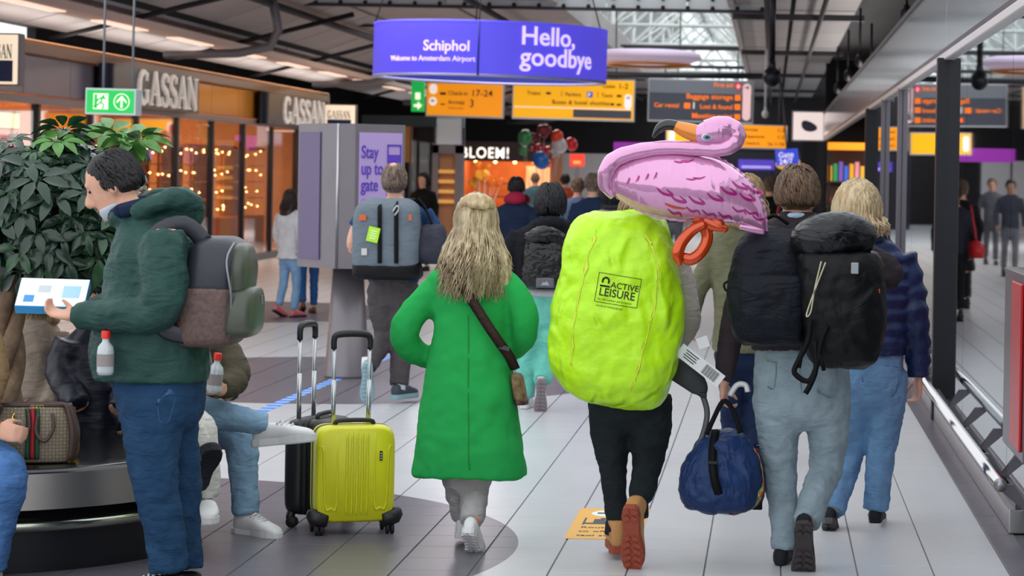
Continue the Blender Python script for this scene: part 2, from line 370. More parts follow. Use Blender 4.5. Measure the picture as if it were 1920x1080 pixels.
# display cases with little lamps
bulb_m = M('bulb_warm', '#ffc27a', .5, emis=14); case_m = M('case_wood', '#b06428', .35, .2); shelf_m = M('case_glass', '#d8a468', .15, .3)
def display_case(y, n, label, x=-10.6):
    t = thing('display_case', label, 'display case', (x, y, 0), 0, 'lit display cases in the jeweller window')
    b = MB(); b.b2((-.28, -.8, 0), (.28, .8, .75)); b.b2((-.28, -.8, .75), (-.24, .8, 2.1)); b.b2((-.28, -.8, 2.06), (.28, .8, 2.12)); b.b2((-.26, -.8, .75), (-.2, -.76, 2.1)); b.b2((-.26, .76, .75), (-.2, .8, 2.1)); b.build('cabinet', case_m, t, smooth=False)
    for z in (1.1, 1.42, 1.74): MB().b2((-.24, -.76, z), (.26, .76, z + .02)).build('shelf', shelf_m, t, smooth=False)
    rr = random.Random(int(y * 10))
    for z in (.95, 1.25, 1.6, 1.98):
        for k in range(4 if z < 1.9 else 6):
            MB().ell((rr.uniform(.0, .26), -.7 + (k + .5) * 1.4 / (4 if z < 1.9 else 6) + rr.uniform(-.15, .15), z + rr.uniform(-.05, .07)), (.018, .018, .018), n=8, m=6).build('bulb', bulb_m, t)
for i, (y, lb) in enumerate(((37.4, 'lit wooden display case nearest the green plant in the jeweller window'), (39.6, 'lit display case second from the plant behind jeweller glass'), (41.8, 'lit display case in the middle of the jeweller window row'), (44.2, 'lit display case fourth from the plant in jeweller window'), (46.6, 'lit display case next to the white hooded person'), (49.2, 'lit display case at the far end of the jeweller window'))):
    display_case(y, 8, lb)
# lit boxes high inside the shop
for y, lb in ((30.6, 'pale yellow lit ceiling panel at left end of jeweller shop'), (33.2, 'pale yellow lit ceiling panel above the plant in jeweller shop'), (35.6, 'small pale lit ceiling panel right of the plant in shop')):
    t = thing('shop_light_panel', lb, 'light panel', (-11.2, y, 2.22), 0, 'lit panels inside the jeweller shop')
    MB().b2((-.05, -.75, 0), (.05, .75, .26)).build('frame', M('panel_frame', '#7c6650', .5), t, smooth=False); MB().b2((.05, -.7, .02), (.06, .7, .24)).build('diffuser', M('panel_lit', '#f6dc9c', .5, emis=1.3), t, smooth=False)
# ---------------------------------------------------------------- serif lettering
def serif(word, h, mb, org, xdir, depth, squeeze=.62):
    """thick and thin stroke capitals standing on org, running along xdir"""
    zd = Vector((0, 0, 1)); nrm = xdir.cross(zd)
    def stroke(a, b, w0, w1=None):
        w1 = w1 or w0; a = Vector((a[0], 0, a[1])); b = Vector((b[0], 0, b[1])); t = (b - a).normalized(); p = Vector((-t.z, 0, t.x))
        qs = [a + p * w0, b + p * w1, b - p * w1, a - p * w0]; bi = len(mb.v)
        for off in (0, depth):
            for q in qs: mb.v.append(org + xdir * ((q.x + ox) * h * squeeze) + zd * (q.z * h) + nrm * off)
        mb.face([bi, bi + 1, bi + 2, bi + 3]); mb.face([bi + 7, bi + 6, bi + 5, bi + 4])
        for k in range(4): j = (k + 1) % 4; mb.face([bi + k, bi + 4 + k, bi + 4 + j, bi + j])
    def arc(cx, cz, rx, rz, a0, a1, w):
        pts = [(cx + rx * math.cos(R(a0 + (a1 - a0) * i / 10)), cz + rz * math.sin(R(a0 + (a1 - a0) * i / 10)), w(i / 10)) for i in range(11)]
        for p, q in zip(pts, pts[1:]): stroke(p[:2], q[:2], p[2], q[2])
    ox = 0
    for ch in word:
        if ch == 'G':
            arc(.42, .5, .36, .47, 50, 330, lambda t: .03 + .07 * math.sin(t * math.pi)); stroke((.74, .05), (.74, .42), .07); stroke((.55, .42), (.86, .42), .025); stroke((.68, .7), (.7, .95), .03); ox += 1.0
        elif ch == 'A':
            stroke((.08, 0), (.43, 1), .03); stroke((.43, 1), (.8, 0), .085); stroke((.2, .33), (.66, .33), .025); stroke((-.03, .02), (.22, .02), .025); stroke((.62, .02), (.98, .02), .025); ox += .98
        elif ch == 'S':
            arc(.36, .74, .24, .23, 20, 250, lambda t: .03 + .05 * t); stroke((.28, .56), (.46, .42), .09); arc(.36, .26, .26, .25, 70, -160, lambda t: .08 - .05 * t); stroke((.6, .74), (.62, .95), .03); stroke((.1, .05), (.11, .28), .03); ox += .78
        elif ch == 'N':
            stroke((.12, 0), (.12, 1), .03); stroke((.1, 1), (.8, 0), .09); stroke((.8, 0), (.8, 1), .03); stroke((-.03, .02), (.28, .02), .025); stroke((.64, .98), (.96, .98), .025); stroke((-.02, .98), (.16, .98), .025); ox += 1.05
    return ox * h * squeeze
letter_m = M('letter_cream', '#e4dcd4', .35, .2, emis=.25); navy_pl = M('plaque_navy', '#141a28', .3, .2)
for (y0, y1, z0, lb) in ((34.6, 39.7, 2.60, 'long navy sign with cream serif letters behind the green exit sign'), (45.3, 50.9, 2.55, 'navy sign with cream serif letters at the far end of the fascia with painted orange reflection')):
    t = thing('shop_sign', lb, 'sign', (LX + .07, y0, z0), 0, 'jeweller name signs on the fascia')
    b = MB(); L_ = y1 - y0
    b.loft([(Vector((.12, 0, z)), Vector((.12, 0, 0)), Vector((0, .25, 0)), 2) for z in (-.02, .56)], 20); b.b2((0, 0, -.02), (.24, L_, .56)); b.build('plaque', navy_pl, t, smooth=False)
    q = MB(); serif('GASSAN', .5, q, Vector((.24, 1.25, .03)), Vector((0, 1, 0)), .04, (L_ - 1.4) / .5 / 5.55); q.build('lettering', letter_m, t, smooth=False)
# cream light boxes at both ends of the fascia
cream = M('lightbox_cream', '#f4dfc4', .5, emis=.75)
def lightbox(px0, px1, py0, py1, D, lb, word=True):
    a = W(px0, py1, D); b_ = W(px1, py0, D); w_, h_ = b_.x - a.x, b_.z - a.z
    t = thing('light_box_sign', lb, 'sign', a)
    MB().b2((0, .0, 0), (w_, .22, h_)).build('housing', M('housing_grey', '#6d6566', .4, .4), t, smooth=False, bevel=.02)
    MB().b2((.02, -.02, .02), (w_ - .02, 0, h_ - .02)).build('panel', cream, t, smooth=False, bevel=.02)
    MB().b2((w_ * .14, -.03, h_ * .08), (w_ * .86, -.02, h_ * .48)).build('navy_block', M('block_navy', '#182050', .5), t, smooth=False)
    MB().b2((-.45, .06, h_ * .6), (.02, .16, h_ * .75)).build('bracket', M('housing_grey', '#6d6566', .4, .4), t, smooth=False)
    q = MB(); serif('GASSAN', h_ * .26, q, Vector((w_ * .15, -.03, h_ * .52)), Vector((1, 0, 0)), -.012, w_ * .7 / (h_ * .26) / 5.55); q.build('lettering', M('letter_navy', '#20222e', .5), t, smooth=False)
lightbox(-48, 38, 62, 160, 29, 'cream light box sign cut off at the left edge of the picture')
lightbox(605, 668, 196, 250, 51, 'cream light box sign just above the grey advertising pylon')
# ---------------------------------------------------------------- ceiling
ce = empty('ceiling', (0, 0, 0)); tag(ce, 'grey panel ceiling with pipes and a skylight opening', kind='structure')
cpan = M('ceiling_panel', '#a8a3a2', .7, var=.06, vs=.8); cdark = M('ceiling_dark', '#1c1a1e', .8); pipe_m = M('pipe_dark', '#3c3a3f', .5, .3)
CZ = 4.5
def cpanel(x0, x1, y0, y1, z0, z1=None):
    z1 = z0 if z1 is None else z1; mb = MB(); g = .04
    mb.loft([(Vector(((x0 + x1) / 2, (y0 + y1) / 2, (z0 + z1) / 2 + dz)), Vector(((x1 - x0) / 2 - g, 0, (z1 - z0) / 2)) * 1.4142, Vector((0, ((y1 - y0) / 2 - g) * 1.4142, 0)), 2) for dz in (0, .05)], 4)
    # rotate the four-sided section to the panel edges
    c = Vector(((x0 + x1) / 2, (y0 + y1) / 2, (z0 + z1) / 2)); vs = []
    for dz in (0, .05):
        for sx, sy in ((-1, -1), (1, -1), (1, 1), (-1, 1)):
            x = c.x + sx * ((x1 - x0) / 2 - g); vs.append(Vector((x, c.y + sy * ((y1 - y0) / 2 - g), z0 + (z1 - z0) * (x - x0) / (x1 - x0) + dz)))
    mb.v = vs; return mb.build('ceiling_panel', cpan, ce, smooth=False)
y = 26
while y < 86:
    for x0, x1 in ((-7.2, -5.4), (-5.4, -3.5), (-.75, .3), (.3, 1.4)):
        cpanel(x0, x1, y, y + 3, CZ)
    if not 36 < y < 86: cpanel(-3.5, -.75, y, y + 3, CZ)
    cpanel(-9.9, -8.7, y, y + 3, 3.55, 3.85); cpanel(-8.7, -7.2, y, y + 3, 3.95, CZ)
    y += 3
slab = MB(); slab.b2((-16, 24, 4.62), (-3.6, 92, 4.7)); slab.b2((-.7, 24, 4.62), (8, 92, 4.7)); slab.b2((-3.6, 24, 4.62), (-.7, 38, 4.7)); slab.build('slab', cdark, ce, smooth=False)
MB().b2((-3.62, 38, 4.45), (-3.5, 86, 4.95)).build('skylight_kerb', cpan, ce, smooth=False); MB().b2((-.75, 38, 4.45), (-.65, 86, 4.95)).build('skylight_kerb', cpan, ce, smooth=False)
white_st = M('white_steel', '#d5d9d6', .45, .1)
sky_glass = glassmat('skylight_glass', .0, (.97, .99, .99, 1), (1, 1, 1, 1), .0)
def sbar(a, b, r_): MB().limb([a, b], [r_, r_], 6, k=1).build('skylight_bar', white_st, ce)
y = 38
while y < 86:                                # pitched glazing over the opening
    for s_ in (-1, 1):
        q = MB(); x0, x1 = -2.125 + s_ * 1.45, -2.125; q.v = [Vector(p) for p in ((x0, y + .05, 4.98), (x1, y + .05, 6.4), (x1, y + 3.95, 6.4), (x0, y + 3.95, 4.98), (x0, y + .05, 5.0), (x1, y + .05, 6.42), (x1, y + 3.95, 6.42), (x0, y + 3.95, 5.0))]
        for f_ in ((0, 3, 2, 1), (4, 5, 6, 7), (0, 1, 5, 4), (1, 2, 6, 5), (2, 3, 7, 6), (3, 0, 4, 7)): q.face(list(f_))
        q.build('pane', sky_glass, ce, smooth=False); sbar((x0, y, 4.95), (x1, y, 6.4), .03)
    if y % 8 == 6: sbar((-3.5, y, 5.0), (-.75, y, 5.0), .04); sbar((-3.5, y, 5.0), (-2.1, y + 4, 6.3), .03); sbar((-.75, y, 5.0), (-2.1, y + 4, 6.3), .03)
    y += 4
sbar((-2.125, 38, 6.4), (-2.125, 86, 6.4), .05)
for y in (56.1, 57.1, 66.1, 67.1): MB().b2((-3.6, y - .03, 4.62), (-.7, y + .03, 4.67)).build('cross_bar', pipe_m, ce, smooth=False)
# glazed gable at the far end of the skylight, a lattice of white bars
for k in range(7): x = -3.5 + 2.75 * k / 6; sbar((x, 86, 4.4), (x, 86, 6.4 - abs(x + 2.125) * .98), .025)
for z in (4.6, 4.95, 5.3, 5.7): sbar((-3.5 + max(0, z - 4.95), 86, z), (-.75 - max(0, z - 4.95), 86, z), .025)
for a, b in (((-3.4, 86, 4.5), (-2.1, 86, 6.2)), ((-.8, 86, 4.5), (-2.1, 86, 6.2)), ((-3.4, 85.8, 5.2), (-.9, 85.8, 4.6)), ((-2.6, 85.6, 5.8), (-.85, 85.6, 4.8))): sbar(a, b, .05)
# lit cove ledge, ribs, pipes
MB().b2((-9.0, 26, 3.62), (-8.6, 86, 3.72)).build('cove_ledge', M('cove', '#c8a796', .5), ce, smooth=False)
cove_l = M('cove_light', '#ffd9c4', .5, emis=.9)
for i in range(12): MB().b2((-8.92, 28 + 4 * i, 3.60), (-8.72, 30.2 + 4 * i, 3.62)).build('cove_lamp', cove_l, ce, smooth=False)
for i in range(9):
    y = 28 + 6.4 * i; m = MB(); m.limb([(-9.8, y - 1.2, 3.42), (-7.0, y, 4.3)], [.03, .045], 6, k=1); m.build('rib', cdark, ce)
for x, z, r_ in ((-7.6, 4.2, .06), (-4.6, 4.3, .05), (-.1, 4.25, .06), (.75, 4.3, .04)):
    MB().limb([(x, 26, z), (x, 86, z)], [r_, r_], 10, k=1).build('pipe', pipe_m, ce)
for i in range(13):
    y = 37 + 4 * i
    if i % 2 == 0: MB().limb([(-9.4, y, 4.36), (-3.6, y, 4.36)], [.03, .03], 8, k=1).build('pipe', pipe_m, ce)
    if i % 3 == 1: MB().b2((-.7, y - .06, 4.34), (1.5, y + .06, 4.44)).build('girder', pipe_m, ce, smooth=False)
    if i % 3 == 0: MB().limb([(-7.6, y, 4.35), (-7.6, y, 3.55), (-9.2, y, 3.4)], [.07, .07, .06], 10, k=3).build('strut', M('strut_grey', '#6e696c', .5, .3), ce)
# glazed beam with bolted fittings across the hall
gb = empty('glazed_beam', (0, 39.6, 4.40)); tag(gb, 'glazed beam with a row of bolted spider fittings across the hall', kind='structure')
gb.name = 'trim_1'
beam_glass = M('frosted_beam', '#c3c6c8', .3, 0, emis=.05)
for k in range(7): MB().b2((-9.2 + 1.3 * k, -.02, 0), (-7.93 + 1.3 * k, 0, .2)).build('pane', beam_glass, gb, smooth=False)
MB().b2((-9.2, -.06, -.05), (-.1, .06, 0)).build('rail', pipe_m, gb, smooth=False)
for k in range(23): MB().ell((-9.0 + .4 * k, -.06, .02), (.035, .05, .035), n=10, m=6).build('bolt', cdark, gb); MB().ell((-9.0 + .4 * k, -.06, .16), (.035, .05, .035), n=10, m=6).build('bolt', cdark, gb)
# ---------------------------------------------------------------- far end of the hall
wbk = tag(MB().b2((-16, 92, 0), (8, 92.3, 5)).build('wall_back', M('far_wall', '#2a2528', .8), smooth=False), 'dark far wall of the concourse', kind='structure')
dk = MB(); dk.b2((-16, 52.5, 0), (-15.8, 92, 5)); tag(dk.build('wall_far_left', cdark, smooth=False), 'dark left wall beyond the jeweller', kind='structure')
# ---------------------------------------------------------------- hanging signs
yel = M('sign_yellow', '#ffb400', .45, emis=.62); org_ = M('sign_amber', '#ff9a0a', .45, emis=.62); sgrey = M('sign_grey', '#4a4d5a', .45, emis=.22)
sink = M('sign_ink', '#3a2a12', .5); sorange = M('sign_orange_text', '#ff7a10', .5, emis=.7); swhite = M('sign_white', '#f4e9ea', .5, emis=.7); alu = M('sign_alu', '#c9c9cc', .35, .6)
def signboard(px0, px1, py0, py1, D, mat, lb, depth=.2, ceil=True):
    a = W(px0, py1, D); b = W(px1, py0, D); w_, h_ = b.x - a.x, b.z - a.z
    t = thing('hanging_sign', lb, 'sign', a); t.rotation_euler.y = ROLL * .6
    MB().b2((-.03, .01, -.04), (w_ + .03, depth, h_ + .03)).build('housing', alu, t, smooth=False, bevel=.01)
    MB().b2((0, 0, 0), (w_, .012, h_)).build('panel', mat, t, smooth=False)
    if ceil:
        for k in (.15, .85): MB().limb([(w_ * k, depth / 2, h_), (w_ * k, depth / 2, 4.63 - a.z)], [.015, .015], 8, k=1).build('hanger', pipe_m, t)
    return t, w_, h_
def pill(t, x0, x1, z0, z1, mat, arrow=None, ink=None, name='arrow_pill'):
    m = MB(); cx, cz, rx, rz = (x0 + x1) / 2, (z0 + z1) / 2, (x1 - x0) / 2, (z1 - z0) / 2; r_ = min(rx, rz); poly = []
    for k in range(24):
        a = 2 * math.pi * (k + .5) / 24; poly.append((cx + math.copysign(rx - r_, math.cos(a)) + r_ * math.cos(a), cz + math.copysign(rz - r_, math.sin(a)) + r_ * math.sin(a)))
    m.prism(poly, .012, None, (0, -.004, 0)); o = m.build(name, mat, t, smooth=False)
    if arrow:
        q = MB(); d = 1 if arrow == 'r' else -1; az = arrow_z = z1 - r_; s_ = r_ * .62
        q.prism([(cx - s_ * d, az - .12 * r_), (cx + s_ * .5 * d, az - .12 * r_), (cx + s_ * .5 * d, az + .12 * r_), (cx - s_ * d, az + .12 * r_)], .006, None, (0, -.013, 0))
        q.prism([(cx + s_ * d, az), (cx + .1 * s_ * d, az + s_ * .8), (cx - .15 * s_ * d, az + s_ * .8), (cx + .6 * s_ * d, az), (cx - .15 * s_ * d, az - s_ * .8), (cx + .1 * s_ * d, az - s_ * .8)], .006, None, (0, -.013, 0))
        q.build('arrow', ink or sink, o, smooth=False)
    return o
def blocks(t, rects, mat, name='pictogram'):
    for x0, z0, x1, z1 in rects: MB().b2((x0, -.014, z0), (x1, 0, z1)).build(name, mat, t, smooth=False)
t, w_, h_ = signboard(800, 942, 158, 215, 56, org_, 'amber hanging sign for check-in 17-24 and arrivals 3')
text('Check-in', h_ * .2, (w_ * .28, -.002, h_ * .64), sink, t, bold=.004, sx=.85); text('17-24', h_ * .3, (w_ * .58, -.002, h_ * .62), sink, t, bold=.006)
text('Arrivals', h_ * .2, (w_ * .28, -.002, h_ * .35), sink, t, bold=.004, sx=.85); text('3', h_ * .34, (w_ * .56, -.002, h_ * .28), sink, t, bold=.006); text('Aankomst', h_ * .12, (w_ * .28, -.002, h_ * .2), M('sign_red_text', '#c0410a', .5), t)
pill(t, w_ * .03, w_ * .13, h_ * .3, h_ * .56, swhite, 'l'); pill(t, w_ * .03, w_ * .13, h_ * .66, h_ * .98, swhite); blocks(t, [(w_ * .17, h_ * .64, w_ * .25, h_ * .72), (w_ * .18, h_ * .32, w_ * .24, h_ * .36)], sink)
t, w_, h_ = signboard(962, 1188, 150, 219, 56, yel, 'wide yellow hanging sign for trains, parking, taxis and shuttles')
text('Gates', h_ * .14, (w_ * .74, -.002, h_ * .81), sink, t, bold=.003); text('1-2', h_ * .2, (w_ * .87, -.002, h_ * .79), sink, t, bold=.005)
text('Trains', h_ * .14, (w_ * .11, -.002, h_ * .58), sink, t, bold=.004); text('Parking', h_ * .14, (w_ * .43, -.002, h_ * .57), sink, t, bold=.004); text('Taxis', h_ * .14, (w_ * .73, -.002, h_ * .57), sink, t, bold=.004)
text('Buses & hotel shuttles', h_ * .155, (w_ * .32, -.002, h_ * .36), sink, t, bold=.005, spacing=1.06)
blocks(t, [(w_ * .27, h_ * .6, w_ * .31, h_ * .66), (w_ * .40, h_ * .56, w_ * .404, h_ * .7), (w_ * .70, h_ * .56, w_ * .704, h_ * .7), (w_ * .86, h_ * .58, w_ * .9, h_ * .64), (w_ * .81, h_ * .36, w_ * .84, h_ * .42), (w_ * .86, h_ * .36, w_ * .9, h_ * .41)], sink)
bp = MB().b2((w_ * .61, -.012, h_ * .55), (w_ * .66, 0, h_ * .7)).build('parking_mark', M('sign_blue', '#5363c8', .5, emis=.4), t, smooth=False); text('P', h_ * .14, (w_ * .618, -.015, h_ * .57), swhite, t, bold=.004)
MB().b2((w_ * .01, -.01, h_ * .255), (w_ * .985, 0, h_ * .275)).build('rule', swhite, t, smooth=False); MB().b2((w_ * .5, -.012, h_ * .03), (w_ * .985, 0, h_ * .235)).build('grey_bar', sgrey, t, smooth=False)
pill(t, w_ * .925, w_ * .985, h_ * .28, h_ * .66, swhite, 'r')
t, w_, h_ = signboard(1216, 1411, 152, 224, 57, sgrey, 'dark grey hanging sign for baggage storage, lost and found and meeting point')
MB().b2((0, -.008, h_ * .68), (w_, 0, h_)).build('upper_band', M('sign_grey_light', '#7d818a', .45, emis=.2), t, smooth=False)
text('First aid', h_ * .15, (w_ * .81, -.01, h_ * .86), sorange, t, align='RIGHT', bold=.005); text('Baggage storage', h_ * .18, (w_ * .81, -.004, h_ * .55), sorange, t, align='RIGHT', bold=.007)
text('Car rental', h_ * .15, (w_ * .05, -.004, h_ * .32), sorange, t, bold=.006); text('Lost & found', h_ * .155, (w_ * .81, -.004, h_ * .31), sorange, t, align='RIGHT', bold=.007); text('Meeting point', h_ * .18, (w_ * .81, -.004, h_ * .07), sorange, t, align='RIGHT', bold=.007)
blocks(t, [(w_ * .83, h_ * .53, w_ * .885, h_ * .67), (w_ * .34, h_ * .3, w_ * .4, h_ * .44), (w_ * .83, h_ * .3, w_ * .885, h_ * .44), (w_ * .83, h_ * .05, w_ * .885, h_ * .19)], sorange)
MB().b2((w_ * .43, -.012, h_ * .3), (w_ * .44, 0, h_ * .46)).build('divider', swhite, t, smooth=False); MB().b2((w_ * .83, -.014, h_ * .8), (w_ * .89, 0, h_ * .97)).build('first_aid_mark', M('aid_red', '#d23a4a', .5, emis=.4), t, smooth=False)
blocks(t, [(w_ * .852, h_ * .83, w_ * .868, h_ * .94)], swhite, 'cross'); blocks(t, [(w_ * .838, h_ * .868, w_ * .882, h_ * .9)], swhite, 'cross')
pill(t, w_ * .905, w_ * .985, h_ * .04, h_ * .96, M('pill_pink', '#f0c7c9', .5, emis=.6), 'r')
t, w_, h_ = signboard(1373, 1474, 236, 275, 66, org_, 'small amber hanging sign beside the flamingo head reading 1-2')
for k, (a_, b_) in enumerate((('Arrivals', '1-2'), ('Departures', '1-2'), ('Check-in', '1a 1-16'))):
    text(a_, h_ * .2, (w_ * .22, -.002, h_ * (.74 - .31 * k)), sink, t, bold=.003); text(b_, h_ * .26, (w_ * .97, -.002, h_ * (.72 - .31 * k)), sink, t, align='RIGHT', bold=.005)
pill(t, w_ * .03, w_ * .12, h_ * .05, h_ * .95, swhite)
t, w_, h_ = signboard(1250, 1362, 243, 279, 67, yel, 'yellow sign seen between the flamingo neck and beak')
pill(t, w_ * .03, w_ * .13, h_ * .1, h_ * .9, swhite)
# green emergency exit signs
egreen = M('exit_green', '#12b24e', .45, emis=.65); ecream = M('exit_cream', '#f4f6d8', .5, emis=.9)
a = W(161, 212, 26); b = W(258, 168, 26); w_, h_ = b.x - a.x, b.z - a.z
t = thing('exit_sign', 'green emergency exit sign hanging on two rods above the plant', 'sign', a); t.rotation_euler = (0, ROLL * .8, R(-9))
MB().b2((-.012, .0, -.012), (w_ + .012, .16, h_ + .012)).build('housing', M('exit_housing', '#c8d6d4', .4, .1, emis=.12), t, smooth=False, bevel=.008)
MB().b2((.01, -.01, .01), (w_ - .01, .0, h_ - .01)).build('panel', egreen, t, smooth=False)
fr = MB()
x0, x1, z0, z1 = w_ * .16, w_ * .46, h_ * .18, h_ * .82
for q in (((x0, z0), (x1, z0 + .008)), ((x0, z1 - .008), (x1, z1)), ((x0, z0), (x0 + .008, z1)), ((x1 - .008, z0), (x1, z1))): fr.b2((q[0][0], -.014, q[0][1]), (q[1][0], -.009, q[1][1]))
fr.build('pictogram_frame', ecream, t, smooth=False); MB().b2((x0 + w_ * .08, -.014, z0 + h_ * .04), (x1 - w_ * .02, -.009, z1 - h_ * .05)).build('door_shape', ecream, t, smooth=False)
q = MB(); cx = (x0 + x1) / 2 + .01; cz = (z0 + z1) / 2
q.ell((cx + .02, -.016, cz + h_ * .2), (.016, .004, .016), n=10, m=6)
for p_ in ([(.012, .12), (-.005, -.02)], [(.01, .1), (-.035, .06), (-.05, .0)], [(.01, .1), (.05, .07)], [(-.005, -.02), (.03, -.1), (.01, -.2)], [(-.005, -.02), (-.04, -.1), (-.085, -.14)]): q.limb([(cx + u, -.016, cz + v * h_ * 1.5) for u, v in p_], [.009] * len(p_), 6, k=1)
q.build('running_figure', egreen, t)
rg = MB(); cx, cz, rr = w_ * .74, h_ * .5, h_ * .34
for k in range(28):
    a0, a1 = 2 * math.pi * k / 28, 2 * math.pi * (k + 1) / 28; rg.prism([(cx + r_ * math.cos(a_), cz + r_ * math.sin(a_)) for r_, a_ in ((rr, a0), (rr, a1), (rr * .92, a1), (rr * .92, a0))], .005, None, (0, -.012, 0))
rg.build('ring', ecream, t, smooth=False)
aw = MB(); s_ = rr * .72; aw.prism([(cx - .14 * s_, cz - s_), (cx + .14 * s_, cz - s_), (cx + .14 * s_, cz + s_ * .6), (cx - .14 * s_, cz + s_ * .6)], .005, None, (0, -.012, 0)); aw.prism([(cx, cz + s_), (cx - .85 * s_, cz + .1 * s_), (cx - .85 * s_, cz - .22 * s_), (cx, cz + .6 * s_), (cx + .85 * s_, cz - .22 * s_), (cx + .85 * s_, cz + .1 * s_)], .005, None, (0, -.012, 0)); aw.build('arrow', ecream, t, smooth=False)
for k in (.28, .88): MB().limb([(w_ * k, .08, h_), (w_ * k - .02, .08, 4.5 - a.z)], [.014, .014], 8, k=1).build('rod', M('rod_grey', '#8f9296', .4, .5), t)
a = W(771, 209, 55); b = W(796, 150, 55); w_, h_ = b.x - a.x, b.z - a.z
t = thing('exit_sign', 'narrow upright green exit sign left of the amber check-in sign', 'sign', a)
MB().b2((0, 0, 0), (w_, .12, h_)).build('panel', egreen, t, smooth=False); MB().b2((w_ * .3, -.01, h_ * .38), (w_ * .7, 0, h_ * .6)).build('door_shape', ecream, t, smooth=False)
q = MB(); q.prism([(w_ * .2, h_ * .15), (w_ * .5, h_ * .15), (w_ * .5, h_ * .06), (w_ * .85, h_ * .19), (w_ * .5, h_ * .32), (w_ * .5, h_ * .23), (w_ * .2, h_ * .23)], .01, None, (0, -.006, 0)); q.build('arrow', ecream, t, smooth=False)
MB().limb([(w_ / 2, .06, h_), (w_ / 2, .06, 4.5 - a.z)], [.02, .02], 8, k=1).build('hanger', pipe_m, t)
# ---------------------------------------------------------------- purple drum sign
DD = 32.0; cl, crr = W(702, 105, DD), W(1137, 109, DD); rad = (crr.x - cl.x) / 2; zb = W(920, 150, DD).z - .0; zt = W(920, 52, DD).z
t = thing('drum_sign', 'round purple drum sign greeting Hello, goodbye, hung from cables', 'sign', ((cl.x + crr.x) / 2, DD, zb)); t.rotation_euler.y = ROLL * .7
hh = zt - zb
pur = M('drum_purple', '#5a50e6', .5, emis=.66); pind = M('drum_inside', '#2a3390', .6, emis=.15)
q = MB(); q.lathe([(rad, 0), (rad, hh)], n=96); q.build('outer_skin', pur, t)
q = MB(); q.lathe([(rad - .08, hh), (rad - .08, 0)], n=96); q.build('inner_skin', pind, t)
q = MB(); q.lathe([(rad + .004, -.01), (rad + .004, .02), (rad - .09, .02), (rad - .09, -.01), (rad + .004, -.01)], n=96); q.build('lower_rim', M('drum_rim', '#b9b8e0', .4, .2), t)
q = MB(); q.lathe([(rad + .004, hh - .02), (rad + .004, hh + .01), (rad - .09, hh + .01), (rad - .09, hh - .02), (rad + .004, hh - .02)], n=96); q.build('upper_rim', pur, t)
def wrap_text(body, size, ang, z, bold):
    """letters bent round the drum, starting at angle ang (0 faces the hall entrance)"""
    cu = bpy.data.curves.new('lettering', 'FONT'); cu.body = body; cu.size = size; cu.offset = bold * .4; cu.extrude = .004; cu.resolution_u = 3
    o = bpy.data.objects.new('lettering', cu); COL.objects.link(o); dg = bpy.context.evaluated_depsgraph_get(); dg.update()
    me = bpy.data.meshes.new_from_object(o.evaluated_get(dg)); bpy.data.objects.remove(o, do_unlink=True)
    for v in me.vertices:
        a_ = ang + v.co.x / rad; r_ = rad + .012 + v.co.z; v.co = Vector((r_ * math.sin(a_), -r_ * math.cos(a_), z + v.co.y))
    me.materials.clear(); me.materials.append(M('drum_letters', '#efd9fb', .5, emis=.75)); q_ = bpy.data.objects.new('lettering', me); COL.objects.link(q_); q_.parent = t
ca = .114 - .0
wrap_text('Hello,', .33, ca + math.asin(.24), hh * .60, .01); wrap_text('goodbye', .33, ca + math.asin(.24), hh * .22, .01)
wrap_text('Schiphol', .185, ca + math.asin(-.55), hh * .44, .008); wrap_text('Welcome to Amsterdam Airport', .094, ca + math.asin(-.82), hh * .25, .002)
q = MB(); a_ = ca + math.asin(-.1); q.limb([(math.sin(a_) * (rad + .006), -math.cos(a_) * (rad + .006), 0), (math.sin(a_) * (rad + .006), -math.cos(a_) * (rad + .006), hh)], [.012, .012], 6, k=1); q.build('seam', M('drum_seam', '#3a3fa8', .5), t)
for k in (.4, 1.8, 3.2, 4.7): MB().limb([(rad * math.cos(k), rad * math.sin(k), hh), (rad * .8 * math.cos(k), rad * .8 * math.sin(k), 4.6 - zb)], [.008, .008], 6, k=1).build('cable', cdark, t)
# ---------------------------------------------------------------- pink oval ceiling ring beyond the drum
c = W(1215, 110, 46); t = thing('ceiling_ring', 'large pale pink oval ring lamp hanging below the skylight', 'lamp', c)
q = MB(); 
pr = [(1.35, 0), (1.3, .09), (1.1, .14), (.3, .17), (.01, .17)]
q.lathe([(.01, -.12), (.5, -.11), (1.1, -.07)] + pr, n=64, sx=.75, sy=.9); q.build('shade', M('ring_pink', '#d8c3dc', .5, emis=.25), t)
q = MB(); q.lathe([(1.0, -.13), (1.08, -.15), (1.1, -.1), (1.0, -.09)], n=64, sx=.75, sy=.9); q.build('trim', M('ring_orange', '#e9a45c', .5), t)
for sx in (-.6, .6): MB().limb([(sx, 0, .15), (sx, 0, 6.2 - c.z)], [.012, .012], 6, k=1).build('cable', pipe_m, t)
# black cross pipe below the skylight
q = MB(); a, b = W(1138, 140, 50), W(1432, 143, 50); q.limb([a, b], [.06, .06], 10, k=1); tag(q.build('cross_pipe', M('pipe_black', '#22252c', .45, .3)), 'dark horizontal pipe crossing below the skylight', 'pipe')
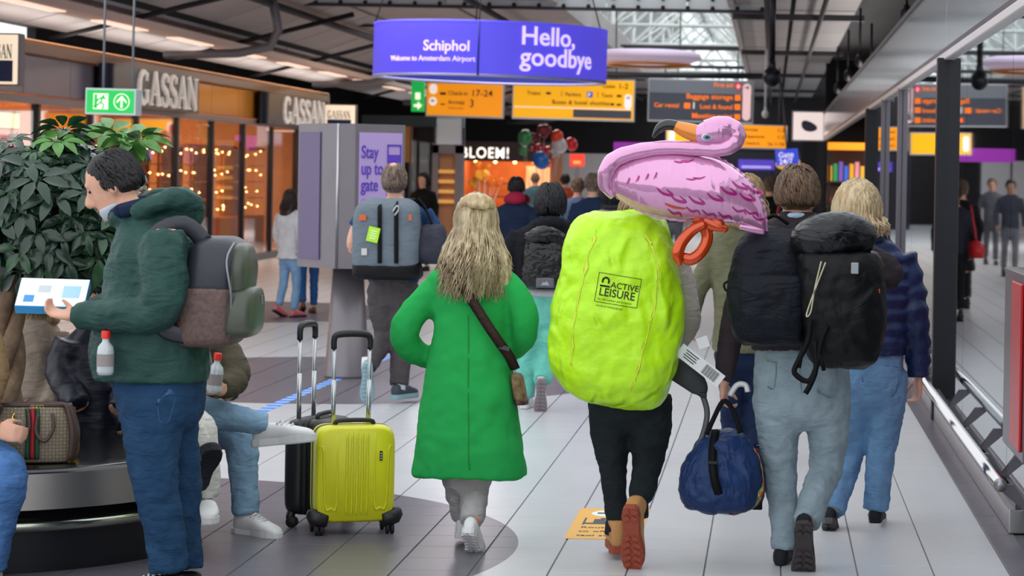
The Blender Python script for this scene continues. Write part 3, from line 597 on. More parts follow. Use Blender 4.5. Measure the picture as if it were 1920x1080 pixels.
# pendant ball loudspeakers
def pendant(px, py, D, r_, lb, mat=black):
    c = W(px, py, D); t = thing('pendant_speaker', lb, 'speaker', c)
    MB().limb([(0, 0, r_ * .5), (0, 0, r_ * 2.2)], [r_ * .55, r_ * .3], 12, k=1).build('collar', mat, t)
    q = MB(); q.ell((0, 0, 0), (r_, r_, r_ * 1.15), n=20, m=14); q.build('ball', mat, t); MB().limb([(0, 0, r_ * 2), (0, 0, 4.5 - c.z)], [r_ * .36, r_ * .36], 10, k=1).build('pole', mat, t)
pendant(1447, 144, 30.5, .11, 'black ball loudspeaker on a thick black pole, nearest and largest')
pendant(1435, 214, 48, .07, 'small pale ball loudspeaker below the black pole', M('pale_speaker', '#c9c9cc', .4))
pendant(1633, 140, 44, .06, 'slim dark pole lamp near the top right ceiling', black)
# spotlights along the right ceiling
for k, (px, py, D) in enumerate(((1612, 112, 40), (1590, 140, 46), (1570, 165, 52), (1700, 22, 32))):
    c = W(px, py, D); t = thing('spotlight', ['first', 'second', 'third', 'topmost and nearest'][k] + ' black ceiling spotlight above the right metal fascia' + (' counted from the front' if k < 3 else ''), 'spotlight', c, 0, 'ceiling spotlights on the right')
    q = MB(); q.limb([(0, -.12, -.05), (0, .1, .05)], [.09, .06], 14, k=1); q.build('head', black, t); MB().limb([(0, .02, .05), (0, .02, 4.5 - c.z)], [.02, .02], 8, k=1).build('stem', black, t)
# white lit box with dark blob
a = W(1484, 265, 62); b = W(1547, 208, 62); w_, h_ = b.x - a.x, b.z - a.z
t = thing('light_box_sign', 'square pinkish white light box with dark rounded shape on it', 'sign', a)
MB().b2((0, .0, 0), (w_, .2, h_)).build('housing', M('box_grey', '#8d8a90', .4, .3), t, smooth=False, bevel=.03); MB().b2((.04, -.02, .04), (w_ - .04, .0, h_ - .04)).build('panel', M('box_white', '#f3dfda', .5, emis=.75), t, smooth=False, bevel=.02)
q = MB(); q.prism([(w_ * (.5 + .24 * math.cos(x) + .03 * math.cos(2 * x)), h_ * (.5 + .17 * math.sin(x) - .06 * math.cos(x))) for x in [2 * math.pi * k / 28 for k in range(28)]], .01, None, (0, -.03, 0)); q.build('dark_shape', M('box_ink', '#4a4658', .5), t, smooth=False)
MB().b2((w_ * .3, .05, -a.z), (w_ * .75, .15, 0)).build('pole', cdark, t, smooth=False)
# blue/yellow gate sign
a = W(1456, 312, 63); t = thing('gate_sign', 'tilted blue and yellow Gate 24/7 shop sign', 'sign', a); t.rotation_euler.y = R(-6)
MB().b2((0, 0, 0), (.58, .1, .42)).build('panel', M('gate_blue', '#3b52e0', .5, emis=.55), t, smooth=False, bevel=.03); q = MB(); q.ell((.3, .06, .05), (.32, .05, .17)); q.build('yellow_disc', M('gate_yellow', '#f0b428', .5, emis=.5), t)
text('Gate', .2, (.07, -.006, .21), swhite, t, bold=.006); text('24/7', .2, (.07, -.006, .04), swhite, t, bold=.006)
MB().limb([(.3, .1, .4), (.3, .1, 4.63 - a.z)], [.02, .02], 6, k=1).build('hanger', pipe_m, t)
# ---------------------------------------------------------------- hexagonal advertising pylon
t = thing('advertising_pylon', 'hexagonal grey steel advertising pylon on a tapering post', 'pylon', (-3.52, 20.5, 0)); t.rotation_euler.y = -.004
psteel = M('pylon_steel', '#7d767b', .4, .5, var=.05, vs=3); lilac = M('poster_lilac', '#a992c4', .5, emis=.1); lilac2 = M('poster_violet', '#584870', .3, emis=.02)
q = MB(); q.lathe([(.19, 0), (.185, .02), (.125, .93)], n=48, cap=True); q.build('post', psteel, t)
hw = .46; z0, z1 = .92, 2.11
ang = [R(-90 + 60 * k + 4) for k in range(6)]   # corner angles: faces left, front pair, right
pts = [(hw * math.cos(a_), hw * math.sin(a_)) for a_ in ang]
corner = [(-.425, -.02), (-.164, -.32), (-.028, -.41), (.112, -.40), (.473, -.08), (.3, .38), (-.2, .40)]
q = MB(); n6 = len(corner); b0 = 0
for z in (z0, z1): q.v += [Vector((x, y_, z)) for x, y_ in corner]
q.face(list(range(n6))[::-1]); q.face(list(range(n6, 2 * n6)))
for k in range(n6): q.face([k, (k + 1) % n6, n6 + (k + 1) % n6, n6 + k])
q.build('casing', psteel, t, smooth=False)
def pface(i, j, mat, inset=.035, lift=.012, name='poster'):
    a_, b_ = Vector(corner[i] + (0,)), Vector(corner[j] + (0,)); d_ = (b_ - a_); L_ = d_.length; d_.normalize(); nn = Vector((d_.y, -d_.x, 0))
    o = MB(); u0, u1 = inset, L_ - inset
    vs = [a_ + d_ * u + nn * l_ + Vector((0, 0, z)) for l_ in (0, lift) for u, z in ((u0, z0 + .07), (u1, z0 + .07), (u1, z1 - .07), (u0, z1 - .07))]
    o.v = vs
    for f_ in ((0, 3, 2, 1), (4, 5, 6, 7), (0, 1, 5, 4), (1, 2, 6, 5), (2, 3, 7, 6), (3, 0, 4, 7)): o.face(list(f_))
    return o.build(name, mat, t, smooth=False), a_, d_, nn, L_
pface(0, 1, lilac2); po, a_, d_, nn, L_ = pface(3, 4, lilac)
MB().limb([Vector(corner[2] + (z0,)), Vector(corner[2] + (z1,))], [.012, .012], 6, k=1).build('corner_trim', steel, t)
rzp = math.atan2(d_.y, d_.x); pv = M('poster_text', '#5a3cb4', .5)
for k, s_ in enumerate(('Stay', 'up to', 'gate')): p_ = a_ + d_ * .05 + nn * .016; text(s_, .15, (p_.x, p_.y, 1.83 - .135 * k), pv, t, rot=(R(90), 0, rzp), bold=.004, sx=.66, ext=.002)
for k, s_ in enumerate(('Check the', 'information')): p_ = a_ + d_ * .055 + nn * .016; text(s_, .055, (p_.x, p_.y, 1.46 - .05 * k), M('poster_faint', '#9c86cc', .5), t, rot=(R(90), 0, rzp), sx=.72, ext=.001)
def onface(u, z, l_=.018): p_ = a_ + d_ * u + nn * l_; return Vector((p_.x, p_.y, z))
ph = MB()
for u0, u1, zz0, zz1 in ((.30, .31, 1.5, 1.94), (.425, .435, 1.5, 1.94), (.30, .435, 1.93, 1.945), (.31, .425, 1.76, 1.86)): 
    vs = [onface(u, z, l_) for l_ in (.013, .02) for u, z in ((u0, zz0), (u1, zz0), (u1, zz1), (u0, zz1))]; b_ = len(ph.v); ph.v += vs
    for f_ in ((0, 3, 2, 1), (4, 5, 6, 7), (0, 1, 5, 4), (1, 2, 6, 5), (2, 3, 7, 6), (3, 0, 4, 7)): ph.face([b_ + k for k in f_])
ph.build('phone_outline', pv, t, smooth=False)
# ---------------------------------------------------------------- far shops
frame_g = M('frame_grey', '#6f686c', .4, .4)
t = thing('flower_shop', 'far flower shop with glowing BLOEM! lettering on a dark fascia', 'shop', (-9.5, 75, 0))
sw = 2.75
q = MB(); q.b2((0, 0, 2.02), (sw, .25, 2.62)); q.build('fascia', M('bloem_brown', '#33231f', .5), t, smooth=False)
q = MB(); q.b2((0, 2.5, 0), (sw, 2.6, 2.1)); q.b2((-.1, 0, 0), (0, 2.6, 2.6)); q.b2((sw, 0, 0), (sw + .12, 2.6, 2.6)); q.build('wall', M('bloem_orange', '#b8622a', .7, var=.2, vs=1.5), t, smooth=False)
text('BLOEM!', .46, (-.02, -.01, 2.12), M('bloem_letters', '#fff4ea', .5, emis=1.5), t, bold=.014, sx=.86, spacing=1.14)
MB().b2((1.75, 2.4, .3), (2.5, 2.48, 1.9)).build('poster', M('bloem_poster', '#e8b48a', .5, emis=.5), t, smooth=False)
for k in range(3): MB().b2((.25, 1.4, .5 + .4 * k), (1.4, 1.8, .55 + .4 * k)).build('shelf', M('bloem_shelf', '#7a4a26', .6), t, smooth=False)
for k in range(4): MB().ell((.4 + .6 * k, .4, 2.0), (.05, .05, .04), n=8, m=6).build('bulb', bulb_m, t)
# dark glazed unit between jeweller and flower shop
t = thing('glazed_kiosk', 'dark glass kiosk with an amber column left of the flower shop', 'kiosk', W(675, 430, 58, 0)); kx = W(860, 430, 58).x - W(675, 430, 58).x
MB().b2((0, .8, 0), (kx, .9, 2.9)).build('back_wall', M('kiosk_dark', '#23262b', .6), t, smooth=False); MB().b2((0, 0, 2.75), (kx, .9, 3.0)).build('roof', M('kiosk_roof', '#3c4a50', .4), t, smooth=False)
for k in range(4): MB().b2((kx * k / 4 + .02, 0, 0), (kx * (k + 1) / 4 - .02, .015, 2.75)).build('pane', lglass, t, smooth=False); MB().b2((kx * k / 4 - .025, -.02, 0), (kx * k / 4 + .02, .04, 2.75)).build('mullion', dsteel, t, smooth=False)
for k in (.13, .42): MB().b2((kx * k, .3, 1.9), (kx * k + .16, .45, 2.75)).build('amber_strip', M('kiosk_amber', '#b9742a', .5, emis=.25), t, smooth=False)
t = thing('mirror_column', 'pale reflective column panel below the amber sign', 'column', W(818, 280, 57)); 
MB().b2((0, 0, 0), (.58, .3, .84)).build('panel', M('mirror_panel', '#ccd2d6', .12, .7), t, smooth=False); MB().b2((-.02, -.01, -2.35), (.6, .3, 0)).build('base', frame_g, t, smooth=False)
t = thing('poster_stand', 'grey framed stand with lit shelves beside the flower shop', 'display stand', W(808, 440, 54, 0))
q = MB(); q.b2((0, 0, 0), (.14, .3, 2.28)); q.b2((.5, 0, 0), (.66, .3, 2.28)); q.b2((0, 0, 2.1), (.66, .3, 2.3)); q.build('frame', frame_g, t, smooth=False); MB().b2((.14, .2, 0), (.5, .25, 2.1)).build('back', M('stand_brown', '#9a6a4a', .6, emis=.1), t, smooth=False)
for k in range(4): MB().b2((.14, .05, 1.0 + .22 * k), (.5, .2, 1.08 + .22 * k)).build('shelf', M('stand_gold', '#d9a050', .5, emis=.35), t, smooth=False)
# purple bands, colourful books, white walls in the far background
def block(name, lb, cat, px0, px1, py0, py1, D, th, mat, rows=None):
    a = W(px0, py1, D); b = W(px1, py0, D); t = thing(name, lb, cat, a)
    MB().b2((0, 0, 0), (b.x - a.x, th, b.z - a.z)).build('panel', mat, t, smooth=False, bevel=.015)
    for k in (.05, .95): MB().b2(((b.x - a.x) * k - .03, th * .4, -a.z), ((b.x - a.x) * k + .03, th * .7, 0)).build('post', cdark, t, smooth=False)
    return t, b.x - a.x, b.z - a.z
pb = M('band_purple', '#5a45c8', .5, emis=.4); mg = M('band_magenta', '#9a2aa8', .5, emis=.45)
t, w_, h_ = block('shop_band', 'purple lit shop band left of the Gate sign', 'sign', 1384, 1452, 300, 318, 72, .2, pb); MB().b2((.1, -.01, .05), (w_ - .1, 0, .12)).build('stripe', M('band_pale', '#b9a6f0', .5, emis=.6), t, smooth=False)
t, w_, h_ = block('shop_band', 'magenta lit band on the far shop in front of glass partition', 'sign', 1150, 1262, 268, 292, 74, .2, mg)
t, w_, h_ = block('shop_band', 'long amber strip sign at the far right shop front', 'sign', 1552, 1632, 268, 281, 58.5, .1, org_)
# far newsstand with colourful packs against the end of the partition
t = thing('newsstand', 'far shelf of colourful magazines at the end of the glass partition', 'shelf', (1.32, 58.9, 1.05)); 
MB().b2((0, .2, -1.05), (1.9, .3, 1.5)).build('back', M('stand_back', '#4a2d24', .7), t, smooth=False)
for k in range(2): MB().b2((0, 0, .55 - .6 * k), (1.9, .2, .58 - .6 * k)).build('shelf', dsteel, t, smooth=False)
for k in range(12):
    MB().lathe([(.035, 0), (.036, .14), (.014, .19), (.013, .25)], (.1 + .15 * k, .1, -.02), 10, cap=True).build('bottle', M('stand_bottle' + str(k % 3), ('#8a4a2a', '#c9a888', '#5a2a22')[k % 3], .3), t)
pc = ['#f0b020', '#2a9a5a', '#7a5ac0', '#3a6ae0', '#f0b020', '#e89ab0', '#f0c040', '#2f8f50', '#f4b000', '#4a7ad8']
for k in range(14):
    m_ = M('pack_' + pc[k % 10][1:], pc[k % 10], .5, emis=.35); MB().b2((.03 + .13 * k, .02, .58), (.13 + .13 * k, .14, .95 + .1 * ((k * 7) % 3) / 2)).build('magazine', m_, t, smooth=False, bevel=.006)  # slight glow put into the pack colours so they show up
tag(MB().b2((-7.2, 81, 0), (-4.4, 81.2, 2.35)).build('wall_far_white', M('far_white', '#d2d2d6', .7), smooth=False), 'white wall panel far down the hall', kind='structure')
tag(MB().b2((-2.1, 82, 0), (1.2, 82.2, 2.5)).build('wall_far_shop', M('far_shop', '#2f2c3c', .6), smooth=False), 'dark shop wall at the far end of the hall', kind='structure')
a = W(1068, 312, 70); t = thing('red_shop_sign', 'small glowing red square sign beside the foil balloons', 'sign', a); MB().b2((0, 0, 0), (.42, .1, .36)).build('panel', M('red_lit', '#e8341c', .5, emis=.8), t, smooth=False, bevel=.02); MB().b2((.1, -.01, .08), (.32, 0, .16)).build('mark', M('red_mark', '#ff9a50', .5, emis=.9), t, smooth=False); MB().b2((.15, .02, -1.9), (.27, .08, 0)).build('pole', frame_g, t, smooth=False)
# framed red panel added on the partition to stand for a red reflection
t = thing('red_reflection', 'dark framed red panel added for a red reflection at the right picture edge', 'cabinet', (GX + .02, 12.12, .4))
MB().b2((-.04, -.52, 0), (.018, .5, .9)).build('frame', dsteel, t, smooth=False, bevel=.008); MB().b2((-.055, -.46, .05), (-.04, .0, .85)).build('red_face', M('reflection_red', '#c8141c', .3, .1), t, smooth=False, bevel=.006)
# ---------------------------------------------------------------- balloon bunches far away
def bunch(px, py, D, items, lb, base):
    c = W(px, py, D); rr = random.Random(px); anchor = Vector((base[0] - c.x, 0, base[1] - c.z))
    for k, (dx, dz, r_, hexc, sh) in enumerate(items):
        t = thing('balloon', lb[k % len(lb)], 'balloon', c, 0, 'foil balloons far down the hall ' + str(px)); m_ = M('foil_' + hexc[1:], hexc, .25, .1)
        p_ = Vector((dx, rr.uniform(-.25, .25), dz)); q = MB(); mt = Matrix.Rotation(rr.uniform(-.6, .6), 3, 'Y')
        if sh == 'heart':
            q.ell(p_ + mt @ Vector((-.35 * r_, 0, .25 * r_)), (r_ * .62, r_ * .45, r_ * .7), mt @ Matrix.Rotation(.5, 3, 'Y')); q.ell(p_ + mt @ Vector((.35 * r_, 0, .25 * r_)), (r_ * .62, r_ * .45, r_ * .7), mt @ Matrix.Rotation(-.5, 3, 'Y')); q.ell(p_ + mt @ Vector((0, 0, -.25 * r_)), (r_ * .5, r_ * .4, r_ * .7), mt)
        elif sh == 'star':
            for j in range(5):
                a_ = 2 * math.pi * j / 5; q.limb([p_, p_ + mt @ Vector((math.sin(a_) * r_ * 1.2, 0, math.cos(a_) * r_ * 1.2))], [r_ * .5, r_ * .08], 8, k=2, flat=.8)
        else: q.ell(p_, (r_, r_ * .75, r_ * 1.15), mt)
        q.build('foil', m_, t, remesh=.025 if sh == 'heart' else 0, sm=3)
        MB().limb([p_ - Vector((0, 0, r_)), anchor + Vector((rr.uniform(-.06, .06), 0, 0))], [.006, .006], 5, k=1).build('string', M('string_pale', '#c9b6a8', .6), t)
it = []; rr = random.Random(4)
for k in range(16):
    a_ = rr.uniform(0, 6.28); d_ = rr.uniform(.05, .48); it.append((d_ * 1.15 * math.cos(a_), d_ * math.sin(a_) * .8, rr.uniform(.12, .17), ['#e87a1a', '#f09a2c', '#d9640f'][k % 3], 'heart'))
bunch(908, 330, 68, it, ['orange heart foil balloon in the cluster under the BLOEM! sign'], (-8.0, .0))
it = []
for k in range(14):
    a_ = rr.uniform(0, 6.28); d_ = rr.uniform(.05, .62); it.append((d_ * 1.2 * math.cos(a_), d_ * math.sin(a_) * .62, rr.uniform(.12, .2), ['#d3202a', '#b5142a', '#2f6ac0', '#e8482a', '#7a1a24', '#3f8a50', '#c9c2c4'][k % 7], ['round', 'star', 'heart'][k % 3]))
bunch(1033, 275, 58, it, [s_ + ' foil balloon in the mixed bunch right of the BLOEM! sign' for s_ in ('red', 'dark red', 'blue', 'scarlet', 'maroon', 'green', 'silver')], (-5.45, .0))
# ---------------------------------------------------------------- people
def fabric(name, hexc, rough=.85, bump=.2, bs=160, var=.1, sheen=.0, vs=9, fold=(.42, 8, 1.2, 'FBM', (1, 1, 2.6))): return M('cloth_' + name, hexc, rough, 0, bump=bump, bs=bs, var=var, vs=vs, sheen=sheen, spec=.18, fold=fold)
skin_l = M('skin_light', '#d9a58c', .5, var=.06, vs=20, spec=.3); skin_p = M('skin_pink', '#dba793', .5, var=.06, vs=20, spec=.3); skin_d = M('skin_dark', '#7a4f3c', .5, spec=.3)
eye_m = M('eye_dark', '#1c1512', .2); lip_m = M('lip', '#a8615a', .5)
def hairmat(name, c1, c2): return M('hair_' + name, c1, .45, 0, bump=.6, bs=40, hex2=c2, vs=14, stretch=(3, 3, .4), spec=.35)
hair_brown = hairmat('brown', '#5a4433', '#7d6450'); hair_black = hairmat('black', '#121115', '#211f24'); hair_blond = hairmat('blond', '#b89b74', '#dcc9a4'); hair_ash = hairmat('ash', '#8f7a60', '#d9c6a2'); hair_grey = hairmat('grey', '#5f4f44', '#8a776a'); hair_lb = hairmat('lightbrown', '#7d6548', '#b0946a')
HEADS = [(-.128, .018, .028, .060), (-.118, .040, .048, .046), (-.09, .056, .074, .022), (-.05, .066, .09, .006), (0, .073, .098, 0), (.045, .076, .1, -.004), (.085, .065, .087, -.008), (.112, .04, .055, -.01), (.125, .012, .018, -.01)]
def headmat(yaw, pitch, roll=0): return Matrix.Rotation(yaw, 3, 'Z') @ Matrix.Rotation(-pitch, 3, 'X') @ Matrix.Rotation(roll, 3, 'Y')
def add_head(mb, c, mat, s=1.0):
    mb.zloft([(0, yo * s, z * s, rx * s, ry * s) for z, rx, ry, yo in HEADS], 20, 2.1, 2, mat, c)
    mb.limb([c + mat @ Vector((0, .09 * s, .03 * s)), c + mat @ Vector((0, .108 * s, -.005 * s)), c + mat @ Vector((0, .122 * s, -.035 * s)), c + mat @ Vector((0, .095 * s, -.045 * s))], [.008 * s, .011 * s, .016 * s, .01 * s], 8)
    mb.ell(c + mat @ Vector((0, .082 * s, -.075 * s)), (.026 * s, .016 * s, .016 * s), mat, 10, 6)
    mb.limb([c + mat @ Vector((-.04 * s, .082 * s, .03 * s)), c + mat @ Vector((0, .096 * s, .036 * s)), c + mat @ Vector((.04 * s, .082 * s, .03 * s))], [.01 * s, .011 * s, .01 * s], 8)
    for sx in (-1, 1): mb.ell(c + mat @ Vector((sx * .078 * s, -.008 * s, -.015 * s)), (.011 * s, .021 * s, .034 * s), mat @ Matrix.Rotation(sx * .25, 3, 'Z'), 12, 8)
def add_face(P, c, mat, s=1.0):
    for sx in (-1, 1): MB().ell(c + mat @ Vector((sx * .03 * s, .088 * s, .006 * s)), (.012 * s, .008 * s, .007 * s), mat, 10, 6).build('eye', eye_m, P.body)
    MB().ell(c + mat @ Vector((0, .096 * s, -.075 * s)), (.022 * s, .006 * s, .006 * s), mat, 10, 6).build('mouth', lip_m, P.body)
def add_hand(mb, w, d, wd, n, curl=.5, s=1.0, thumb=.6):
    """w wrist, d finger direction, wd towards the thumb side, n palm normal; five fingers"""
    d = Vector(d).normalized(); wd = Vector(wd); wd = (wd - d * wd.dot(d)).normalized(); n = Vector(n); n = (n - d * n.dot(d) - wd * n.dot(wd)).normalized()
    w = Vector(w); secs = []
    for t, a, b in ((-.04, .027, .02), (0, .028, .019), (.03, .036, .017), (.06, .041, .015), (.088, .041, .013)): secs.append((w + d * t * s, wd * a * s, n * b * s, 2.6))
    mb.loft(secs, 14)
    for k, (off, L) in enumerate(((.031, .072), (.011, .08), (-.01, .075), (-.03, .058))):
        p = w + d * .085 * s + wd * off * s; pts = [p - d * .02 * s, p]; a = curl * .55
        for j, f in enumerate((.42, .32, .26)):
            dd = d * math.cos(a) + n * math.sin(a); p = p + dd * L * f * s; pts.append(p); a += curl * (1.0 if j == 0 else .7)
        mb.limb(pts, [r * s for r in (.0095, .0095, .009, .0085, .0065)], 8, k=2)
    p = w + d * .02 * s + wd * .024 * s; d1 = (d * .6 + wd * .75 + n * .3).normalized(); d2 = (d * .9 + wd * (.45 - thumb * .5) + n * (.25 + thumb * .6)).normalized()
    mb.limb([p, p + d1 * .038 * s, p + d1 * .038 * s + d2 * .032 * s, p + d1 * .038 * s + d2 * .056 * s], [.014 * s, .0115 * s, .0095 * s, .007 * s], 8, k=2)
def strand(mb, pts, w):
    mb.limb(pts, [w * .7] + [w] * (len(pts) - 3) + [w * .75, w * .15], 4, k=1, flat=.55)
def add_hair(P, c, mat, s, m, style='short', n=260, drop=0, flare=.0, seed=1, cut=-20, vol=1.0, fringe=0, wave=.012, sub='hair', width=.0065, zlow=-.075):
    rr = random.Random(seed); ax, ay, az = .083 * s * vol, .1 * s * vol, .118 * s * vol; oc = Vector((0, -.014 * s, .012 * s))
    cap = MB(); rows = [(0, -.034 * s, zlow * s, .05 * s, .045 * s), (0, -.032 * s, (zlow + .025) * s, .068 * s, .066 * s), (0, -.026 * s, 0, .079 * s * vol, .082 * s * vol), (0, -.016 * s, .05 * s, .081 * s * vol, .097 * s * vol), (0, -.012 * s, .09 * s, .067 * s * vol, .088 * s * vol), (0, -.012 * s, .12 * s * vol, .04 * s, .052 * s), (0, -.012 * s, .131 * s * vol, .008 * s, .01 * s)]
    cap.zloft(rows, 22, 2.1, 2, mat, c)
    if drop:
        # falling mass of hair behind the neck
        a0 = c + mat @ Vector((0, -.03 * s, .0)); pts = [a0, a0 + Vector((0, -.02, -.1)), a0 + Vector((0, -.035, -.1 - drop * .55)), a0 + Vector((0, -.035, -.08 - drop))]
        cap.limb(pts, [.08 * s, .092 * s + flare * .9, .085 * s + flare * 1.7, .05 * s + flare * 1.2], 18, ref=(0, 1, 0), flat=.62)
    o = cap.build(sub, m, P.root, remesh=.011, sm=3, folds=((.012, .03, 'CLOUDS'),))
    st = MB()
    def pt(azm, el, lift):
        return c + mat @ (oc + Vector((ax * math.sin(azm) * math.cos(el), -ay * math.cos(azm) * math.cos(el), az * math.sin(el))) * (1 + lift))
    for i in range(n):
        lim = R(115 + 25 * fringe); azm = rr.uniform(-lim, lim); front = abs(azm) / math.pi
        if style == 'short':
            e0 = math.asin(rr.uniform(-.15, .98)); e1 = max(e0 - rr.uniform(.35, .8), R(cut + 45 * max(0, front - .45) * 2)); e0 = max(e0, e1 + .2); sw = rr.uniform(-.35, .35) + .25
            pts = [pt(azm + sw * t, e0 + (e1 - e0) * t, rr.uniform(.0, .03) + .03 * t + .05 * math.sin(t * 3.1)) for t in (0, .33, .66, 1)]
        else:
            e0 = R(rr.uniform(35, 88)); e1 = R(rr.uniform(-25, -5)); pts = [pt(azm * (1 if t else .8) + .0, e0 + (e1 - e0) * t, .03 + rr.uniform(0, .03)) for t in (0, .3, .6, 1)]
            if drop:
                q = pts[-1]; ln = drop * rr.uniform(.6, 1.08); sd = Vector((q.x - c.x, q.y - c.y, 0)) * (flare * 15); ph = rr.uniform(0, 6.28)
                for t in (.25, .5, .75, 1): pts.append(q + Vector((0, 0, -ln * t)) + sd * (t - .3 * t * t) + Vector((math.sin(ph + 5 * t), math.cos(ph + 4 * t) * .6, 0)) * wave * t + Vector((0, -.02 * t, 0)))
        strand(st, pts, width * s * rr.uniform(.6, 1.3))
    st.build('strands', m, o)
    return o
SOLE = {}
def add_shoe(P, ankle, yaw=0, pitch=0, style='sneaker', up=None, sole=None, s=1.0, roll=0, hide_laces=False):
    """ankle in person coordinates; toes point along local +y turned by yaw, toe-down by pitch"""
    m3 = Matrix.Rotation(yaw, 3, 'Z') @ Matrix.Rotation(-pitch, 3, 'X') @ Matrix.Rotation(roll, 3, 'Y'); A = Vector(ankle) - m3 @ Vector((0, -.03, .095)) * s
    T = lambda x, y, z: A + m3 @ Vector((x, y, z)) * s
    hi = {'sneaker': .10, 'boot': .145, 'shoe': .095, 'low': .085}[style]
    mb = MB(); secs = []
    for y, wx, zt in ((-.098, .018, .06), (-.09, .028, hi), (-.06, .036, hi + .006), (-.02, .037, hi + .004), (.02, .038, hi + .0), (.06, .042, .094), (.105, .048, .076), (.145, .046, .066), (.172, .035, .054), (.186, .016, .04)):
        secs.append((T(0, y, (.018 + zt) / 2), m3 @ Vector((wx * s, 0, 0)), m3 @ Vector((0, 0, (zt - .018) / 2 * s)), 2.6))
    mb.loft(secs, 18); 
    if style == 'boot': mb.limb([T(0, -.04, .09), T(0, -.045, .15)], [.042 * s, .046 * s], 16, k=1)
    o = mb.build('shoe', up, P.root, remesh=.009, sm=4)
    sl = MB(); outline = [(-.104, .018), (-.095, .030), (-.06, .038), (-.01, .034), (.03, .034), (.08, .045), (.115, .049), (.15, .045), (.178, .031), (.19, .012)]
    th = {'sneaker': .034, 'boot': .034, 'shoe': .022, 'low': .03}[style]; top = []; 
    ring = [(wx, y) for y, wx in outline] + [(-wx, y) for y, wx in reversed(outline)]; n = len(ring)
    for z, k in ((0, .94), (.006, 1), (th, 1)): sl.v += [T(x * k, y * (1 if k == 1 else .985), z) for x, y in ring]
    sl.face(list(range(n))); sl.face([2 * n + i for i in range(n)][::-1])
    for j in range(2):
        for i in range(n): i2 = (i + 1) % n; sl.face([j * n + i, (j + 1) * n + i, (j + 1) * n + i2, j * n + i2])
    so = sl.build('sole', sole, o, smooth=False)
    if pitch > .5:                            # tread blocks under a lifted foot
        tr = MB()
        for i in range(9):
            y = -.085 + .03 * i
            if -.03 < y < .03 and style in ('boot', 'shoe'): continue
            hw = .03 if y < .05 else .038
            for sx in (-1, 1): tr.box(T(sx * hw * .55, y, -.003), Vector((hw * .85, .017, .008)) * s, m3 @ Matrix.Rotation(sx * .5, 3, 'Z'))
        tag(tr.build('tread', sole, so, smooth=False), kind='stuff')
    if style in ('sneaker', 'boot') and not hide_laces:
        lc = MB()
        for i in range(4): lc.limb([T(-.026, .025 + .02 * i, .094 - .007 * i), T(0, .031 + .02 * i, .109 - .007 * i), T(.026, .025 + .02 * i, .094 - .007 * i)], [.005 * s] * 3, 6, k=2)
        lc.build('laces', sole if style == 'sneaker' else up, o)
    return o
class Person:
    def __init__(s, label, px, D, group=None, rz=0, x=None):
        X = W(px, 540, D).x if x is None else x
        s.D = D; s.o = Vector((X, D, 0)); s.root = thing('person', label, 'person', s.o, rz, group); s.body = None
    def p(s, x, y, d=0): return W(x, y, s.D + d) - s.o
    def rows(s, rs, dd=0):
        """pixel rows (y, xl, xr, half depth, depth offset) to stacked sections"""
        out = []
        for y, xl, xr, ry, yo in rs:
            a, b = s.p(xl, y, yo), s.p(xr, y, yo); out.append(((a.x + b.x) / 2, yo, (a.z + b.z) / 2, (b.x - a.x) / 2, ry))
        return out
    def make_body(s, torso, head, hm, arms, legs, skin, hs=1.0, hands=(), vox=.011, neck=None, face=True):
        mb = MB(); mb.zloft([(x, y, z, rx * .86, ry * .82) for x, y, z, rx, ry in torso], 20, 2.2, 2)
        top = max(torso, key=lambda r: r[2]); nb = Vector((top[0], top[1], top[2] - .03)) if neck is None else neck
        mb.limb([nb, (nb + head) / 2 + Vector((0, -.01, -.02)), head + hm @ Vector((0, -.015, -.05)) * hs], [.068 * hs, .056 * hs, .055 * hs], 14)
        for pts, rads in arms: mb.limb(pts, [r * .8 for r in rads], 12)
        for pts, rads in legs: mb.limb(pts, [r * .78 for r in rads], 12)
        for h in hands: add_hand(mb, *h)
        add_head(mb, head, hm, hs); s.body = mb.build('body', skin, s.root, remesh=vox, sm=2)
        if face: add_face(s, head, hm, hs)
    def top(s, torso, arms, mat, name='jacket', vox=.013, sm=5, folds=((.022, .11, 'CLOUDS'), (.008, .03, 'CLOUDS')), extra=None, mod=None, e=2.4, armmod=None, n=26):
        mb = MB(); mb.zloft(torso, n, e, 4)
        for pts, rads in arms: mb.limb(pts, rads, 16, mod=armmod, k=8 if armmod else 4)
        if extra: extra(mb)
        return mb.build(name, mat, s.root, remesh=vox, sm=sm, folds=folds)
    def trousers(s, rows, legs, mat, vox=.012, name='trousers', folds=((.02, .06, 'CLOUDS'), (.007, .025, 'CLOUDS')), sm=4):
        lo = min(rows, key=lambda r: r[2]); rows = [(lo[0], lo[1], lo[2] - .09, lo[3] * .35, lo[4] * .4), (lo[0], lo[1], lo[2] - .045, lo[3] * .8, lo[4] * .8)] + sorted(rows, key=lambda r: r[2])
        mb = MB(); mb.zloft(rows, 24, 2.4, 3)
        for pts, rads in legs: mb.limb(pts, [r * .95 for r in rads], 18)
        return mb.build(name, mat, s.root, remesh=vox, sm=sm, folds=folds)
white_r = M('rubber_white', '#d8d8da', .6); black_r = M('rubber_black', '#1b1a1c', .7); blk_up = fabric('shoe_black', '#1d2026', .6); wht_up = M('leather_white', '#dededf', .45, var=.04)
